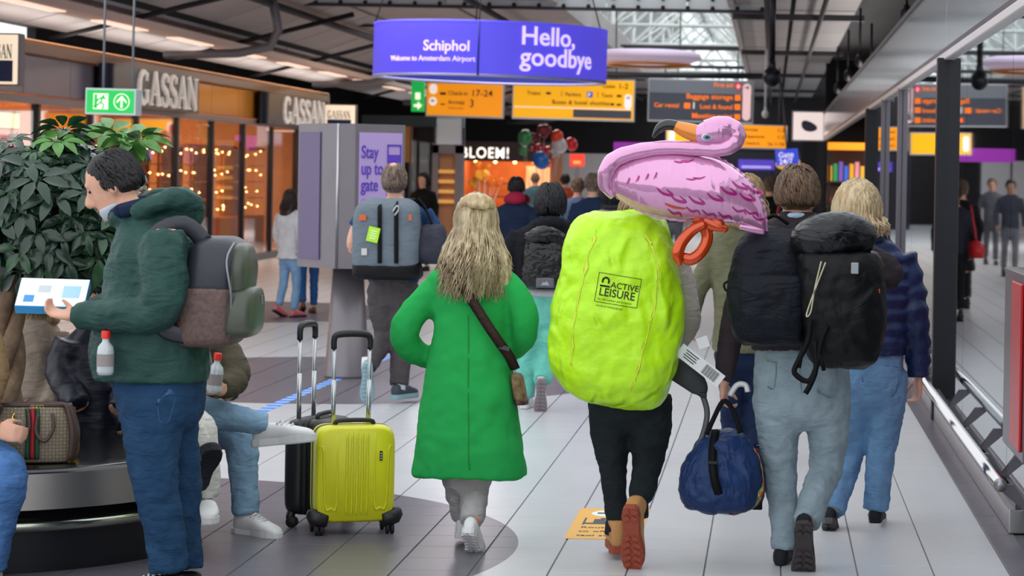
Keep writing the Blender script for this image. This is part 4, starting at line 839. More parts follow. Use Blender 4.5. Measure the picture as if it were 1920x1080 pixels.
def generic(label, px, D, h, top, legc, hair, rz=0, skin=None, style='short', phase=.12, coat=0, drop=0, group='passers-by far down the hall', shoe=None, bag=None, x=None, arms_bent=False, vol=1.05):
    """a whole walking figure for the middle distance, facing +y before rz"""
    skin = skin or skin_l; P = Person(label, px, D, group, rz, x); k = h / 1.75; V = lambda a, b, c: Vector((a * k, b * k, c * k)); vx = .02 if D > 22 else .015
    tor = [(0, 0, .86 * k, .165 * k, .12 * k), (0, 0, 1.0 * k, .165 * k, .125 * k), (0, 0, 1.15 * k, .16 * k, .12 * k), (0, -.01, 1.32 * k, .195 * k, .13 * k), (0, -.01, 1.42 * k, .175 * k, .10 * k), (0, 0, 1.49 * k, .07 * k, .065 * k)]
    if coat: tor = [(0, 0, (.86 - coat) * k, .21 * k, .15 * k)] + tor
    arms = []
    for sx in (-1, 1):
        f = -sx * phase * .8
        el = V(sx * .25, f * .4 - .03, 1.14); wr_ = V(sx * .25, f + .05, .9) if not arms_bent else V(sx * .12, .2, 1.08)
        arms.append(([V(sx * .17, -.01, 1.41), el, wr_], [.06 * k, .052 * k, .042 * k]))
    legs = [([V(sx * .085, 0, .9), V(sx * .09, sx * phase * .5 + .03, .5), V(sx * .09, sx * phase - .03, .11 + (.05 if sx < 0 and phase else 0))], [.095 * k, .068 * k, .058 * k]) for sx in (-1, 1)]
    hc = V(0, .015, 1.622); hm = headmat(0, .05)
    hands = [(a[0][2], a[0][2] - a[0][1], Vector((0, 1, 0)), Vector((-1 if a[0][2].x > 0 else 1, 0, 0)), .6, k) for a in arms]
    P.make_body(tor, hc, hm, arms, legs, skin, k, hands, vox=vx, face=D < 40)
    P.top(tor, [(a[0], [r * 1.08 for r in a[1]]) for a in arms], top, 'coat' if coat else 'jacket', vox=vx)
    P.trousers([(0, 0, .78 * k, .13 * k, .1 * k), (0, 0, .88 * k, .16 * k, .115 * k), (0, 0, 1.0 * k, .155 * k, .115 * k)], legs, legc, vox=vx)
    add_hair(P, hc, hm, k, hair, style, 120, drop * k, .02 if drop else 0, seed=int(D * 7), vol=vol)
    for sx, (pts, _) in zip((-1, 1), legs): add_shoe(P, pts[2] - Vector((0, 0, .015)), 0, .45 if (sx < 0 and phase) else 0, 'shoe', shoe or blk_up, black_r, k)
    return P
# ---------------------------------------------------------------- woman in the green coat
green_wool = fabric('green_wool', '#28a552', .9, .15, 220, .05, fold=(.3, 3.5, .8, 'FBM', (1.6, 1.6, .6)))
P = Person('woman seen from behind in a long bright green coat with loose blonde hair', 885, 11.35)
tor = P.rows([(893, 773, 989, .20, .03), (850, 777, 984, .2, .02), (760, 789, 970, .185, .01), (680, 802, 958, .165, 0), (610, 812, 952, .145, 0), (560, 812, 958, .14, 0), (525, 803, 966, .13, 0), (500, 825, 948, .10, 0), (485, 860, 920, .075, 0)])
armL = ([P.p(828, 530), P.p(782, 580, -.02), P.p(757, 625, -.03), P.p(775, 655, .03), P.p(808, 672, .08)], [.064, .07, .07, .062, .056])
armR = ([P.p(942, 528), P.p(976, 572, -.02), P.p(985, 615, -.03), P.p(968, 645, .05), P.p(945, 660, .13)], [.064, .068, .068, .062, .056])
legs = [([P.p(855, 860, .03), P.p(858, 905, .05), P.p(868, 972, .12)], [.085, .07, .052]), ([P.p(895, 860), P.p(890, 915, .0), P.p(886, 978, -.15)], [.085, .075, .057])]
hc = P.p(893, 424, .03); hm = headmat(.05, .0)
P.make_body(tor, hc, hm, [armL, armR], legs, skin_l, .98)
def coat_extra(mb): mb.limb([P.p(852, 505, .02), P.p(888, 497, -.07), P.p(930, 505, .02)], [.03, .034, .03], 12)
coat = P.top(tor, [armL, armR], green_wool, 'coat', vox=.012, sm=7, folds=((.028, .16, 'CLOUDS'), (.006, .05, 'CLOUDS')), extra=coat_extra)
seam_m = M('green_seam', '#148a38', .9)
sm_ = MB(); pts = [P.p(878, y, -.135 - .0002 * (y - 520)) for y in (540, 600, 660, 720, 780, 840, 885)]; sm_.limb(pts, [.003] * 7, 6, k=2); so = sm_.build('back_seam', seam_m, coat); md = so.modifiers.new('wrap', 'SHRINKWRAP'); md.target = coat; md.offset = .002
pk = MB(); pk.limb([P.p(940, 790, -.1), P.p(947, 812, -.1), P.p(966, 812, -.05)], [.006] * 3, 6); po = pk.build('pocket_edge', seam_m, coat); md = po.modifiers.new('wrap', 'SHRINKWRAP'); md.target = coat; md.offset = .003
P.trousers(P.rows([(900, 835, 918, .1, .03), (860, 830, 925, .12, .02)]), legs, fabric('grey_trouser', '#a5a3a4'))
add_hair(P, hc, hm, 1.0, hair_ash, 'long', 1200, .29, .055, 5, vol=1.18, wave=.024, width=.0042)
bun = MB(); bun.limb([P.p(862, 392, -.02), P.p(878, 376, -.07), P.p(905, 374, -.08), P.p(925, 388, -.03)], [.022, .03, .03, .02], 12); bun.limb([P.p(880, 385, -.09), P.p(900, 382, -.1), P.p(915, 392, -.09)], [.02, .025, .015], 10); bun.build('half_bun', hair_blond, P.root, remesh=.009, sm=2, folds=((.012, .02, 'CLOUDS'),))
add_shoe(P, legs[0][0][2] - Vector((0, 0, .0)), .05, .05, 'sneaker', wht_up, white_r, .93)
add_shoe(P, legs[1][0][2] - Vector((0, 0, .005)), -.1, .62, 'sneaker', wht_up, white_r, .93)
# her crossbody bag (a thing of its own)
bag_m = M('bag_monogram', '#9a7f5c', .6, 0, bump=.3, bs=60, hex2='#6d5638', vs=40); strap_m = fabric('strap_brown', '#3a2a26', .7); brown_l = M('leather_brown', '#4a2a20', .45)
t = thing('crossbody_bag', 'small brown patterned shoulder bag hanging on dark strap over green coat', 'bag', P.o)
q = MB(); a_, b_ = P.p(968, 700, -.02), P.p(978, 755, -.02); q.loft([(a_.lerp(b_, k) + Vector((0, 0, 0)), Vector((.028 * w_, .01, 0)), Vector((0, .07 * w_, 0)), 3) for k, w_ in ((0, .8), (.15, 1), (.6, 1.05), (1, .95))], 20); q.build('bag_body', bag_m, t, remesh=.006, sm=2)
q = MB(); q.loft([(b_ + Vector((.001 * k, 0, -.012 * k)), Vector((.03, .01, 0)), Vector((0, .072, 0)), 3) for k in (-1.6, 0, .5)], 20); q.build('leather_base', brown_l, t)
q = MB(); q.limb([P.p(832, 487, -.10), P.p(850, 512, -.165), P.p(880, 556, -.19), P.p(910, 603, -.19), P.p(935, 640, -.18), P.p(955, 668, -.12), P.p(966, 692, -.05)], [.023] * 7, 4, ref=(0, 1, 0), flat=.22, e=6); q.build('strap', strap_m, t)
q = MB(); q.box(P.p(944, 652, -.165), (.06, .008, .022), Matrix.Rotation(R(15), 3, 'Y')); q.build('buckle', M('buckle_dark', '#4b4a4a', .3, .8), t, smooth=False, bevel=.003)
# ---------------------------------------------------------------- backpacker under the neon cover
P = Person('backpacker in black trousers and tan boots hidden behind neon yellow cover', 1195, 11.05)
tor = P.rows([(760, 1135, 1235, .12, .08), (700, 1125, 1245, .13, .08), (600, 1125, 1250, .13, .1), (480, 1115, 1265, .13, .1), (430, 1140, 1250, .1, .1), (410, 1170, 1225, .07, .1)])
armR = ([P.p(1255, 460, .1), P.p(1284, 540, .1), P.p(1292, 600, .08), P.p(1278, 640, .15)], [.06, .056, .052, .045]); armL = ([P.p(1130, 460, .1), P.p(1105, 560, .12), P.p(1120, 640, .25)], [.06, .055, .045])
legs = [([P.p(1145, 740, .06), P.p(1142, 800, .06), P.p(1150, 885, .08), P.p(1157, 995, .08)], [.105, .095, .066, .047]), ([P.p(1218, 740, .04), P.p(1220, 800, .05), P.p(1212, 885, .07), P.p(1192, 965, -.16)], [.105, .1, .07, .05])]
hc = P.p(1205, 362, .12); hm = headmat(0, .05)
P.make_body(tor, hc, hm, [armR, armL], legs, skin_l, 1.0, [(armR[0][3], Vector((-.1, .4, -1)), Vector((-1, 0, 0)), Vector((0, 1, 0)), .7)])
P.top(tor, [armR, armL], fabric('pale_grey', '#b5adaa'))
P.trousers(P.rows([(770, 1105, 1258, .13, .06), (735, 1108, 1255, .14, .06)]), legs, fabric('black_jean', '#20262a'))
add_hair(P, hc, hm, 1.0, hair_lb, 'long', 220, .13, .02, 9)
tan = M('boot_tan', '#c08a54', .7, bump=.2, bs=80, var=.1); redsole = M('sole_red', '#96452f', .75, bump=.3, bs=40); cuff_m = fabric('cuff_dark', '#22262c')
add_shoe(P, legs[0][0][3] + Vector((0, .0, .0)), .1, .0, 'boot', tan, redsole, 1.0)
add_shoe(P, P.p(1190, 962, -.2), -.12, 1.22, 'boot', tan, redsole, 1.08)
for pt_ in (P.p(1157, 988, .08), P.p(1193, 955, -.13)): MB().limb([pt_ + Vector((0, -.01, -.03)), pt_ + Vector((0, .01, .02))], [.056, .054], 16, k=1).build('cuff', cuff_m, P.root)
# neon rain-covered backpack
neon = M('neon_cover', '#bdf51a', .36, 0, var=.05, vs=3, fold=(1.0, 9, .6, 'RIDGED_MULTIFRACTAL', (1.1, 1, .5)), bump=.75, bs=16)
t = thing('covered_backpack', 'large backpack under a crumpled neon yellow rain cover with black print', 'backpack', P.o)
rows = P.rows([(768, 1150, 1212, .04, -.12), (752, 1095, 1240, .13, -.14), (725, 1058, 1257, .18, -.15), (690, 1034, 1270, .2, -.16), (650, 1028, 1278, .21, -.16), (600, 1033, 1281, .215, -.16), (545, 1043, 1278, .21, -.16), (490, 1054, 1268, .2, -.16), (440, 1066, 1256, .18, -.15), (412, 1082, 1244, .14, -.14), (398, 1105, 1228, .08, -.13), (393, 1130, 1212, .03, -.12)])
q = MB(); q.zloft(rows, 48, 2.6, 5); cover = q.build('rain_cover', neon, t, remesh=.011, sm=2, folds=((.035, .16, 'CLOUDS'), (.012, .06, 'CLOUDS')))
for xs in ([(1112, 420), (1092, 500), (1072, 600), (1062, 690)], [(1222, 420), (1238, 520), (1220, 610), (1195, 700), (1180, 745)]):
    q = MB(); q.limb([P.p(x, y, -.38) for x, y in xs], [.005] * len(xs), 6, k=6); o = q.build('seam', M('neon_seam', '#d8e83c', .6), cover); md = o.modifiers.new('wrap', 'SHRINKWRAP'); md.target = cover; md.offset = .003
pr = M('print_black', '#20240c', .6); rt = (R(90), R(8.5), 0)
Tm = Matrix.Rotation(R(8.5), 3, 'Y'); o0 = P.p(1116, 548, -.43)
def tx(s_, size, u, v, bold, sx=1.0): text(s_, size, o0 + Tm @ Vector((u, 0, v)), pr, t, rot=rt, bold=bold, sx=sx, ext=.0, shrink=cover, name='print')
tx('ACTIVE', .037, .058, .028, .0008); tx('LEISURE', .049, .012, -.012, .0012, .92); tx('for the outdoor performance', .0135, .012, -.032, .0, .92); tx('WWW.ACTIVELEISURE.NET', .012, .01, -.062, .0, .8)
q = MB()
for a_, b_ in (((0, .085), (.185, .085)), ((.185, .085), (.185, -.042)), ((.185, -.042), (0, -.042)), ((0, -.042), (0, .085))): q.limb([o0 + Tm @ Vector((a_[0] + (b_[0] - a_[0]) * k / 12, 0, a_[1] + (b_[1] - a_[1]) * k / 12)) for k in range(13)], [.0012] * 13, 4, k=1)
for k in range(10):
    a1, a2 = R(-30 + 24 * k), R(-6 + 24 * k); q.limb([o0 + Tm @ Vector((.034 + .014 * math.cos(a_), 0, .052 + .016 * math.sin(a_))) for a_ in (a1, a2)], [.004] * 2, 4, k=1)
q.limb([o0 + Tm @ Vector((.012, 0, .03)), o0 + Tm @ Vector((.055, 0, .03))], [.004] * 2, 4, k=1)
o = q.build('print', pr, t); md = o.modifiers.new('wrap', 'SHRINKWRAP'); md.target = cover; md.offset = .003; md.wrap_method = 'PROJECT'; md.use_project_y = True; md.use_project_x = md.use_project_z = False; md.use_positive_direction = True; md.use_negative_direction = True; md.wrap_mode = 'ABOVE_SURFACE'
hb = M('webbing_grey', '#5c6064', .7); 
q = MB(); q.limb([P.p(1262, 690, -.1), P.p(1290, 705, -.12), P.p(1312, 728, -.12), P.p(1318, 742, -.12)], [.05, .055, .04, .015], 12, ref=(0, 1, 0), flat=.35); q.build('hip_belt', M('belt_dark', '#2b2e31', .6), t)
q = MB(); q.limb([P.p(1318, 742, -.12), P.p(1326, 775, -.11), P.p(1318, 815, -.1), P.p(1302, 850, -.1)], [.013] * 4, 4, ref=(0, 1, 0), flat=.2, e=6); q.build('loose_strap', hb, t)
q = MB(); q.box(P.p(1319, 741, -.13), (.03, .015, .022)); q.build('clip', black, t, smooth=False, bevel=.003)
t2 = thing('luggage_tag', 'white airline luggage tag with barcode hanging from the neon pack', 'tag', P.o); Tg = Matrix.Rotation(R(37), 3, 'Y'); q = MB(); q.box(P.p(1313, 685, -.2), (.235, .002, .062), Tg); q.build('paper', M('tag_white', '#e3e4e6', .6), t2, smooth=False)
q = MB()
for k in range(16): q.box(P.p(1313, 685, -.2) + Tg @ Vector((.02 + k * .0048, -.002, 0)), (.0026 if k % 3 else .001, .001, .046), Tg)
for k in range(4): q.box(P.p(1313, 685, -.2) + Tg @ Vector((-.055, -.002, .018 - .011 * k)), (.07 - .012 * (k % 2), .001, .004), Tg)
q.build('barcode', pr, t2, smooth=False)
q = MB(); q.box(P.p(1318, 642, -.19), (.05, .002, .05), Matrix.Rotation(R(-20), 3, 'Y')); q.build('tag_fold', MATS['tag_white'], t2, smooth=False)
# ---------------------------------------------------------------- flamingo balloon
pink = M('foil_pink', '#e0a0cc', .09, .4, coat=.7, var=.05, vs=5, fold=(.2, 12, .5, 'RIDGED_MULTIFRACTAL', (2.2, 1, .5))); mag = M('foil_magenta', '#b0207f', .25, .2, coat=.5); forange = M('foil_orange', '#d2480e', .12, .4, coat=.6); fbeak = M('foil_beak', '#e88a2c', .2, .2, coat=.6); fblack = M('foil_black', '#1a1a1c', .2, .2, coat=.6)
FD = 10.75; C0 = W(1290, 350, FD); fp = lambda x, y, d=0: W(x, y, FD + d) - C0
t = thing('flamingo_balloon', 'shiny pink flamingo foil balloon with orange feet floating above neon cover', 'balloon', C0)
q = MB(); top_ = [(1142, 345, 335), (1150, 312, 362), (1170, 300, 378), (1210, 288, 398), (1260, 284, 410), (1310, 290, 414), (1350, 300, 415), (1385, 322, 418), (1410, 348, 424), (1428, 378, 430), (1436, 415, 432)]
top_[0] = (1140, 335, 345); secs = []
for x, yt, yb in cr(top_, 4):
    a_, b_ = fp(x, yt), fp(x, yb); hz = max((a_.z - b_.z) / 2, .008); secs.append(((a_ + b_) / 2, Vector((0, hz * .85, 0)), Vector((0, 0, hz)), 2))
q.loft(secs, 40); fb = q.build('foil_body', pink, t)
cw = MB()     # crimped seam flange round the body
up_ = [fp(x, a_) for x, a_, b_ in cr(top_, 6)]; lo_ = [fp(x, b_) for x, a_, b_ in cr(top_, 6)][::-1]; loop = up_ + lo_; cen = fp(1295, 355)
for i in range(len(loop)):
    a_, b_ = loop[i], loop[(i + 1) % len(loop)]; oa = a_ + (a_ - cen).normalized() * (.008 + .004 * (i % 2)); ob = b_ + (b_ - cen).normalized() * (.008 + .004 * ((i + 1) % 2)); k = len(cw.v); dy = .003 * (1 if i % 2 else -1)
    for y_ in (-.0015, .0015):
        cw.v += [a_ + Vector((0, y_, 0)), b_ + Vector((0, y_, 0)), ob + Vector((0, y_ - dy, 0)), oa + Vector((0, y_ + dy, 0))]
    for f_ in ((0, 1, 2, 3), (7, 6, 5, 4), (2, 6, 7, 3)): cw.face([k + j for j in f_])
cw.build('seam_flange', pink, t)
neck = [(1152, 368), (1136, 345), (1138, 318), (1156, 297), (1195, 284), (1250, 277), (1310, 279), (1352, 279), (1376, 268), (1383, 252), (1374, 239), (1352, 235), (1322, 240)]
q = MB(); q.limb([fp(x, y, -.05 if i > 1 else -.02) for i, (x, y) in enumerate(neck)], [.02, .034, .036, .036, .034, .032, .033, .034, .037, .037, .037, .042, .036], 18, k=5, mod=lambda t_: 1 + .035 * math.sin(t_ * 95)); q.build('neck', pink, t)
q = MB(); q.limb([fp(x, y, -.05) for x, y in ((1372, 248), (1350, 244), (1322, 250), (1305, 252))], [.04, .056, .05, .036], 18, flat=.8); hd = q.build('head', pink, t)
q = MB(); q.limb([fp(x, y, -.05) for x, y in ((1312, 252), (1285, 244), (1262, 234))], [.04, .034, .02], 16, flat=.7); q.build('beak', fbeak, t)
q = MB(); q.limb([fp(x, y, -.05) for x, y in ((1272, 237), (1252, 234), (1236, 241), (1224, 258))], [.022, .024, .02, .006], 14, flat=.7); q.build('beak_tip', fblack, t)
for r_, m_, dy in ((.021, M('eye_ring', '#d9d7e2', .3), 0), (.015, M('eye_blue', '#7f96aa', .3), -.006), (.008, fblack, -.011)): MB().ell(fp(1326, 257, -.05) + Vector((0, -.036 + dy, 0)), (r_ * 1.2, .008, r_ * .85), n=16, m=8).build('eye', m_, t)
# printed feathers
def feather(pts, w0, m_=mag):
    P_ = cr(pts, 4); f_ = MB(); L_, R_ = [], []; n = len(P_)
    for i, (x, y) in enumerate(P_):
        k = i / (n - 1); w_ = w0 * math.sin(math.pi * (.12 + .8 * k)); a_ = P_[max(i - 1, 0)]; b_ = P_[min(i + 1, n - 1)]; tx_, ty = b_[0] - a_[0], b_[1] - a_[1]; l_ = math.hypot(tx_, ty) or 1
        L_.append((x - ty / l_ * w_, y + tx_ / l_ * w_)); R_.append((x + ty / l_ * w_, y - tx_ / l_ * w_))
    f_.v = [fp(x, y, -.2) for x, y in L_ + R_]
    for i in range(n - 1): f_.face([i, i + 1, n + i + 1, n + i])
    o = f_.build('feather_mark', m_, t); md = o.modifiers.new('wrap', 'SHRINKWRAP'); md.target = fb; md.wrap_method = 'PROJECT'; md.use_project_y = True; md.use_project_x = md.use_project_z = False; md.use_positive_direction = True; md.use_negative_direction = False; md.wrap_mode = 'ABOVE_SURFACE'; md.offset = .002
for x, y in ((1172, 340), (1190, 336), (1208, 332), (1224, 330)): feather([(x, y + 6), (x + 6, y - 6), (x + 4, y + 4)], 1.5)
for x, y in ((1262, 302), (1275, 301), (1285, 335), (1298, 333)): feather([(x, y), (x + 12, y + 2), (x + 24, y - 2)], 1.8)
for x, y in ((1230, 352), (1255, 365), (1290, 368), (1325, 362), (1350, 350), (1372, 340), (1385, 362), (1400, 348)): feather([(x, y), (x + 12, y + 11), (x + 30, y + 14), (x + 18, y + 3)], 2.6)
for x, y in ((1250, 392), (1285, 388), (1315, 394), (1345, 398), (1372, 388), (1395, 392), (1410, 404)): feather([(x, y), (x + 10, y + 9), (x + 22, y + 8), (x + 26, y + 16)], 2.2)
feather([(1245, 382), (1262, 389), (1285, 392)], 2.4, forange)
q = MB(); q.limb([fp(x, y) for x, y in ((1385, 424), (1410, 428), (1434, 430))], [.012, .02, .03], 12, flat=.3); q.build('tail', pink, t)
q = MB(); q.limb([fp(x, y, -.02) for x, y in ((1312, 406), (1322, 425), (1326, 448), (1315, 472), (1296, 486), (1276, 482), (1270, 494))], [.045, .03, .026, .026, .028, .022, .01], 14, k=5, flat=.7); q.build('leg', forange, t)
q = MB(); q.limb([fp(x, y, -.05) for x, y in ((1322, 420), (1298, 432), (1278, 455), (1270, 478), (1276, 498))], [.02, .024, .026, .026, .008], 14, k=5, flat=.7); q.build('leg', forange, t)
q = MB(); q.limb([fp(x, y, -.03) for x, y in ((1318, 412), (1342, 424), (1366, 429))], [.028, .026, .01], 12, flat=.6); q.limb([fp(x, y, -.03) for x, y in ((1330, 414), (1350, 420), (1360, 436))], [.02, .02, .008], 10, flat=.6); q.build('foot', forange, t)
# ---------------------------------------------------------------- tall man with two black backpacks
P = Person('man in light grey-blue jeans carrying two black backpacks and a blue holdall', 1500, 11.0)
swe = fabric('brown_sweater', '#3a3136', .9)
tor = P.rows([(660, 1410, 1588, .13, .05), (600, 1405, 1585, .14, .05), (520, 1402, 1582, .15, .05), (460, 1400, 1590, .14, .05), (428, 1412, 1575, .11, .05), (408, 1452, 1540, .085, .05), (396, 1462, 1528, .07, .05)])
armL = ([P.p(1425, 450, .05), P.p(1395, 520, .03), P.p(1376, 600, 0), P.p(1364, 660, 0), P.p(1357, 715, 0)], [.075, .066, .058, .05, .042]); armR = ([P.p(1575, 455, .05), P.p(1640, 490, .05), P.p(1672, 515, .03), P.p(1640, 530, -.0)], [.07, .066, .062, .05])
legs = [([P.p(1458, 720, .05), P.p(1458, 780, .05), P.p(1462, 880, .07), P.p(1470, 960, .06), P.p(1472, 1030, .05)], [.115, .108, .082, .072, .07]), ([P.p(1548, 720, .05), P.p(1552, 780, .07), P.p(1550, 872, .12), P.p(1528, 930, -.02), P.p(1512, 982, -.12)], [.115, .108, .084, .074, .068])]
hc = P.p(1496, 370, .08); hm = headmat(-.15, .05)
P.make_body(tor, hc, hm, [armL, armR], legs, skin_p, 1.0, [(armL[0][4], Vector((0.05, -.05, -1)), Vector((.3, 1, 0)), Vector((1, -.2, 0)), 1.0)], vox=.008)
P.top(tor, [armL, armR], swe, 'sweater')
MB().limb([P.p(1462, 408, .03), P.p(1492, 405, -.02), P.p(1528, 407, .03)], [.016, .016, .016], 12).build('shirt_collar', fabric('shirt_blue', '#b9d3ea'), P.root)
jean1 = fabric('jean_greyblue', '#90a1ab', .85, .3, 200, .12)
jj = P.trousers(P.rows([(770, 1412, 1594, .135, .05), (700, 1413, 1593, .145, .05), (650, 1418, 1588, .135, .05)]), legs, jean1, vox=.011)
jst = M('jean_stitch', '#6f8792', .9)
def patch(P, J, pts, m_, r_=.003, d=-.12):
    q = MB(); q.limb([P.p(x, y, d) for x, y in pts], [r_] * len(pts), 5, k=2); o = q.build('pocket_stitch', m_, J); md = o.modifiers.new('wrap', 'SHRINKWRAP'); md.target = J; md.offset = .002
patch(P, jj, [(1420, 672), (1452, 676), (1448, 725), (1435, 738), (1425, 728)], jst); patch(P, jj, [(1530, 678), (1590, 672), (1585, 730), (1560, 744), (1535, 732)], jst); patch(P, jj, [(1500, 650), (1500, 690), (1505, 740)], jst)
add_hair(P, hc, hm, 1.04, hair_brown, 'short', 620, seed=3, cut=-24, vol=1.1, zlow=-.062, width=.006)
dsole = M('sole_dark', '#3a3436', .6, bump=.3, bs=60)
add_shoe(P, P.p(1466, 1026, .05), -.12, 0, 'shoe', blk_up, dsole, 1.05); add_shoe(P, P.p(1508, 985, -.14), -.05, 1.12, 'shoe', blk_up, dsole, 1.12)
def backpack(label, P, rows, mat, e=3, group=None, folds=((.02, .08, 'CLOUDS'),), vox=.012, name='backpack'):
    t = thing(name, label, 'backpack', P.o, 0, group); q = MB(); q.zloft(P.rows(rows), 32, e, 4); b = q.build('pack_body', mat, t, remesh=vox, sm=3, folds=folds); return t, b
ny1 = fabric('nylon_navy', '#10141e', .55, .15, 120, .1); ny2 = M('nylon_black', '#08090c', .5, 0, bump=.15, bs=60, spec=.25, fold=(.5, 6, 1.2, 'FBM', (1, 1, 1))); ny3 = M('drybag_black', '#0e1116', .3, 0, coat=.1, spec=.4, fold=(.5, 9, 1.5, 'FBM', (1, 1, 1.5))); web = M('webbing_black', '#0a0b0e', .7, spec=.2)
t, b = backpack('soft navy-black rucksack hanging on the left of the man\'s back', P, [(648, 1395, 1500, .05, -.16), (635, 1378, 1512, .12, -.2), (590, 1365, 1516, .14, -.22), (520, 1366, 1514, .14, -.22), (465, 1380, 1512, .12, -.2), (435, 1398, 1505, .08, -.17), (425, 1415, 1490, .03, -.15)], ny1)
q = MB(); q.zloft(P.rows([(632, 1398, 1500, .03, -.34), (600, 1388, 1508, .05, -.34), (540, 1386, 1508, .05, -.34), (515, 1390, 1506, .03, -.33)]), 24, 4, 3); q.build('front_pocket', ny1, b, remesh=.01, sm=3, folds=((.012, .06, 'CLOUDS'),))
q = MB(); q.limb([P.p(1425, 422, -.15), P.p(1450, 404, -.16), P.p(1478, 420, -.15)], [.008] * 3, 8); q.build('haul_loop', web, t)
for pts in ([(1388, 520), (1440, 508), (1500, 510)], [(1402, 480), (1425, 455), (1470, 448), (1500, 470)], [(1396, 620), (1440, 560), (1490, 530)], [(1440, 620), (1480, 590), (1508, 555)]):
    q = MB(); q.limb([P.p(x, y, -.42) for x, y in pts], [.003] * len(pts), 6, k=4); o = q.build('cord', web, t); md = o.modifiers.new('wrap', 'SHRINKWRAP'); md.target = b; md.offset = .002
q = MB(); q.limb([P.p(1372, 525, -.25), P.p(1358, 532, -.25), P.p(1362, 545, -.25), P.p(1378, 542, -.25)], [.005] * 4, 8); q.build('side_loop', web, t)
t, b = backpack('big black roll-top rucksack with dangling straps on the man\'s right', P, [(690, 1545, 1620, .06, -.22), (672, 1515, 1645, .13, -.26), (600, 1500, 1662, .16, -.28), (520, 1494, 1660, .16, -.28), (490, 1492, 1655, .15, -.28), (470, 1492, 1645, .13, -.27)], ny2)
q = MB(); q.limb([P.p(1500, 455, -.26), P.p(1530, 448, -.3), P.p(1585, 440, -.3), P.p(1632, 452, -.27)], [.07, .105, .105, .07], 20, ref=(0, 1, 0), flat=1.15, k=5); q.build('roll_top', ny3, t, remesh=.011, sm=3, folds=((.012, .08, 'CLOUDS'),))
for pts, r_ in (([(1540, 490), (1528, 540), (1520, 585), (1512, 592), (1522, 560), (1548, 492)], .0035),): q = MB(); q.limb([P.p(x, y, -.46) for x, y in pts], [r_] * len(pts), 6, k=4); q.build('draw_cord', M('cord_cream', '#c2bda0', .7), t)
for pts, w_ in (([(1520, 600), (1515, 640), (1495, 680), (1490, 700), (1515, 715), (1530, 690), (1540, 640), (1552, 612)], .012), ([(1528, 640), (1530, 690), (1520, 720), (1510, 738)], .012), ([(1505, 650), (1498, 690)], .009), ([(1535, 660), (1545, 695)], .009)):
    q = MB(); q.limb([P.p(x, y, -.44) for x, y in pts], [w_] * len(pts), 4, ref=(0, 1, 0), flat=.2, e=6, k=3); q.build('strap', web, t)
q = MB(); q.box(P.p(1603, 503, -.45), (.035, .015, .05)); q.build('metal_clip', M('clip_steel', '#8f979d', .3, .7), t, smooth=False, bevel=.004)
q = MB(); q.limb([P.p(1500, 420, -.2), P.p(1520, 408, -.1), P.p(1540, 412, .05)], [.02] * 3, 6, ref=(0, 0, 1), flat=.4); q.build('shoulder_strap', web, t)
q = MB(); q.ell(P.p(1624, 602, -.425), (.014, .004, .012), n=12, m=6); q.build('emblem', M('emblem_grey', '#6a6d70', .5), t)
q = MB(); q.box(P.p(1648, 546, -.40), (.008, .004, .02)); q.build('red_label', M('label_red', '#d8422a', .5), t, smooth=False)
# blue holdall in his hand
blue_n = M('nylon_blue', '#16305f', .5, 0, bump=.15, bs=60, var=.12, vs=6, spec=.3, fold=(.8, 7, 1.5, 'FBM', (1.6, 1.6, .7)))
t = thing('holdall', 'blue holdall with rainbow piping carried in the man\'s left hand', 'bag', P.o)
q = MB(); q.zloft(P.rows([(958, 1320, 1390, .1, 0), (950, 1290, 1415, .16, 0), (930, 1275, 1430, .19, 0), (895, 1273, 1434, .2, 0), (860, 1288, 1428, .18, 0), (830, 1308, 1408, .13, 0), (812, 1325, 1392, .07, 0), (803, 1340, 1378, .03, 0)]), 36, 2.7, 4); hb_ = q.build('bag_body', blue_n, t, remesh=.011, sm=2, folds=((.03, .09, 'CLOUDS'), (.012, .03, 'CLOUDS')))
for dx, hx in ((0, 1.0), (8, -1)):
    q = MB(); q.limb([P.p(x, y, -.06 * hx) for x, y in ((1325, 815), (1338, 785), (1356, 752), (1372, 765), (1382, 790), (1388, 812))], [.011] * 6, 6, ref=(0, 1, 0), flat=.35, k=4, e=5); q.build('handle', web, t)
q = MB(); q.limb([P.p(x, y, d) for x, y, d in ((1342, 806, -.05), (1336, 850, -.16), (1340, 900, -.225), (1358, 955, -.15))], [.019] * 4, 4, ref=(0, 1, 0), flat=.25, e=6, k=5); o = q.build('strap', web, t)
q = MB(); q.box(P.p(1337, 868, -.2), (.046, .012, .014)); q.build('buckle', black, t, smooth=False, bevel=.003)
for k, hx_ in enumerate(('#d8342a', '#e8b43c', '#3f9a5a')):
    q = MB(); q.limb([P.p(x - k * 2.4, y, d) for x, y, d in ((1414, 842, -.06), (1425, 870, -.08), (1427, 900, -.09), (1412, 932, -.1), (1385, 955, -.1), (1350, 962, -.1))], [.0055] * 6, 8, k=5); o = q.build('piping', M('piping' + str(k), hx_, .5), t); md = o.modifiers.new('wrap', 'SHRINKWRAP'); md.target = hb_; md.wrap_mode = 'OUTSIDE'; md.offset = .004
q = MB(); q.box(P.p(1420, 945, -.06), (.045, .03, .05)); q.build('corner_tab', web, t, smooth=False, bevel=.006)
q = MB(); q.limb([P.p(1368, 742, -.06), P.p(1382, 722, -.07), P.p(1398, 722, -.07), P.p(1402, 735, -.07)], [.013] * 4, 4, ref=(0, 1, 0), flat=.15, e=6, k=4); tg = q.build('baggage_strip', MATS['tag_white'], t)
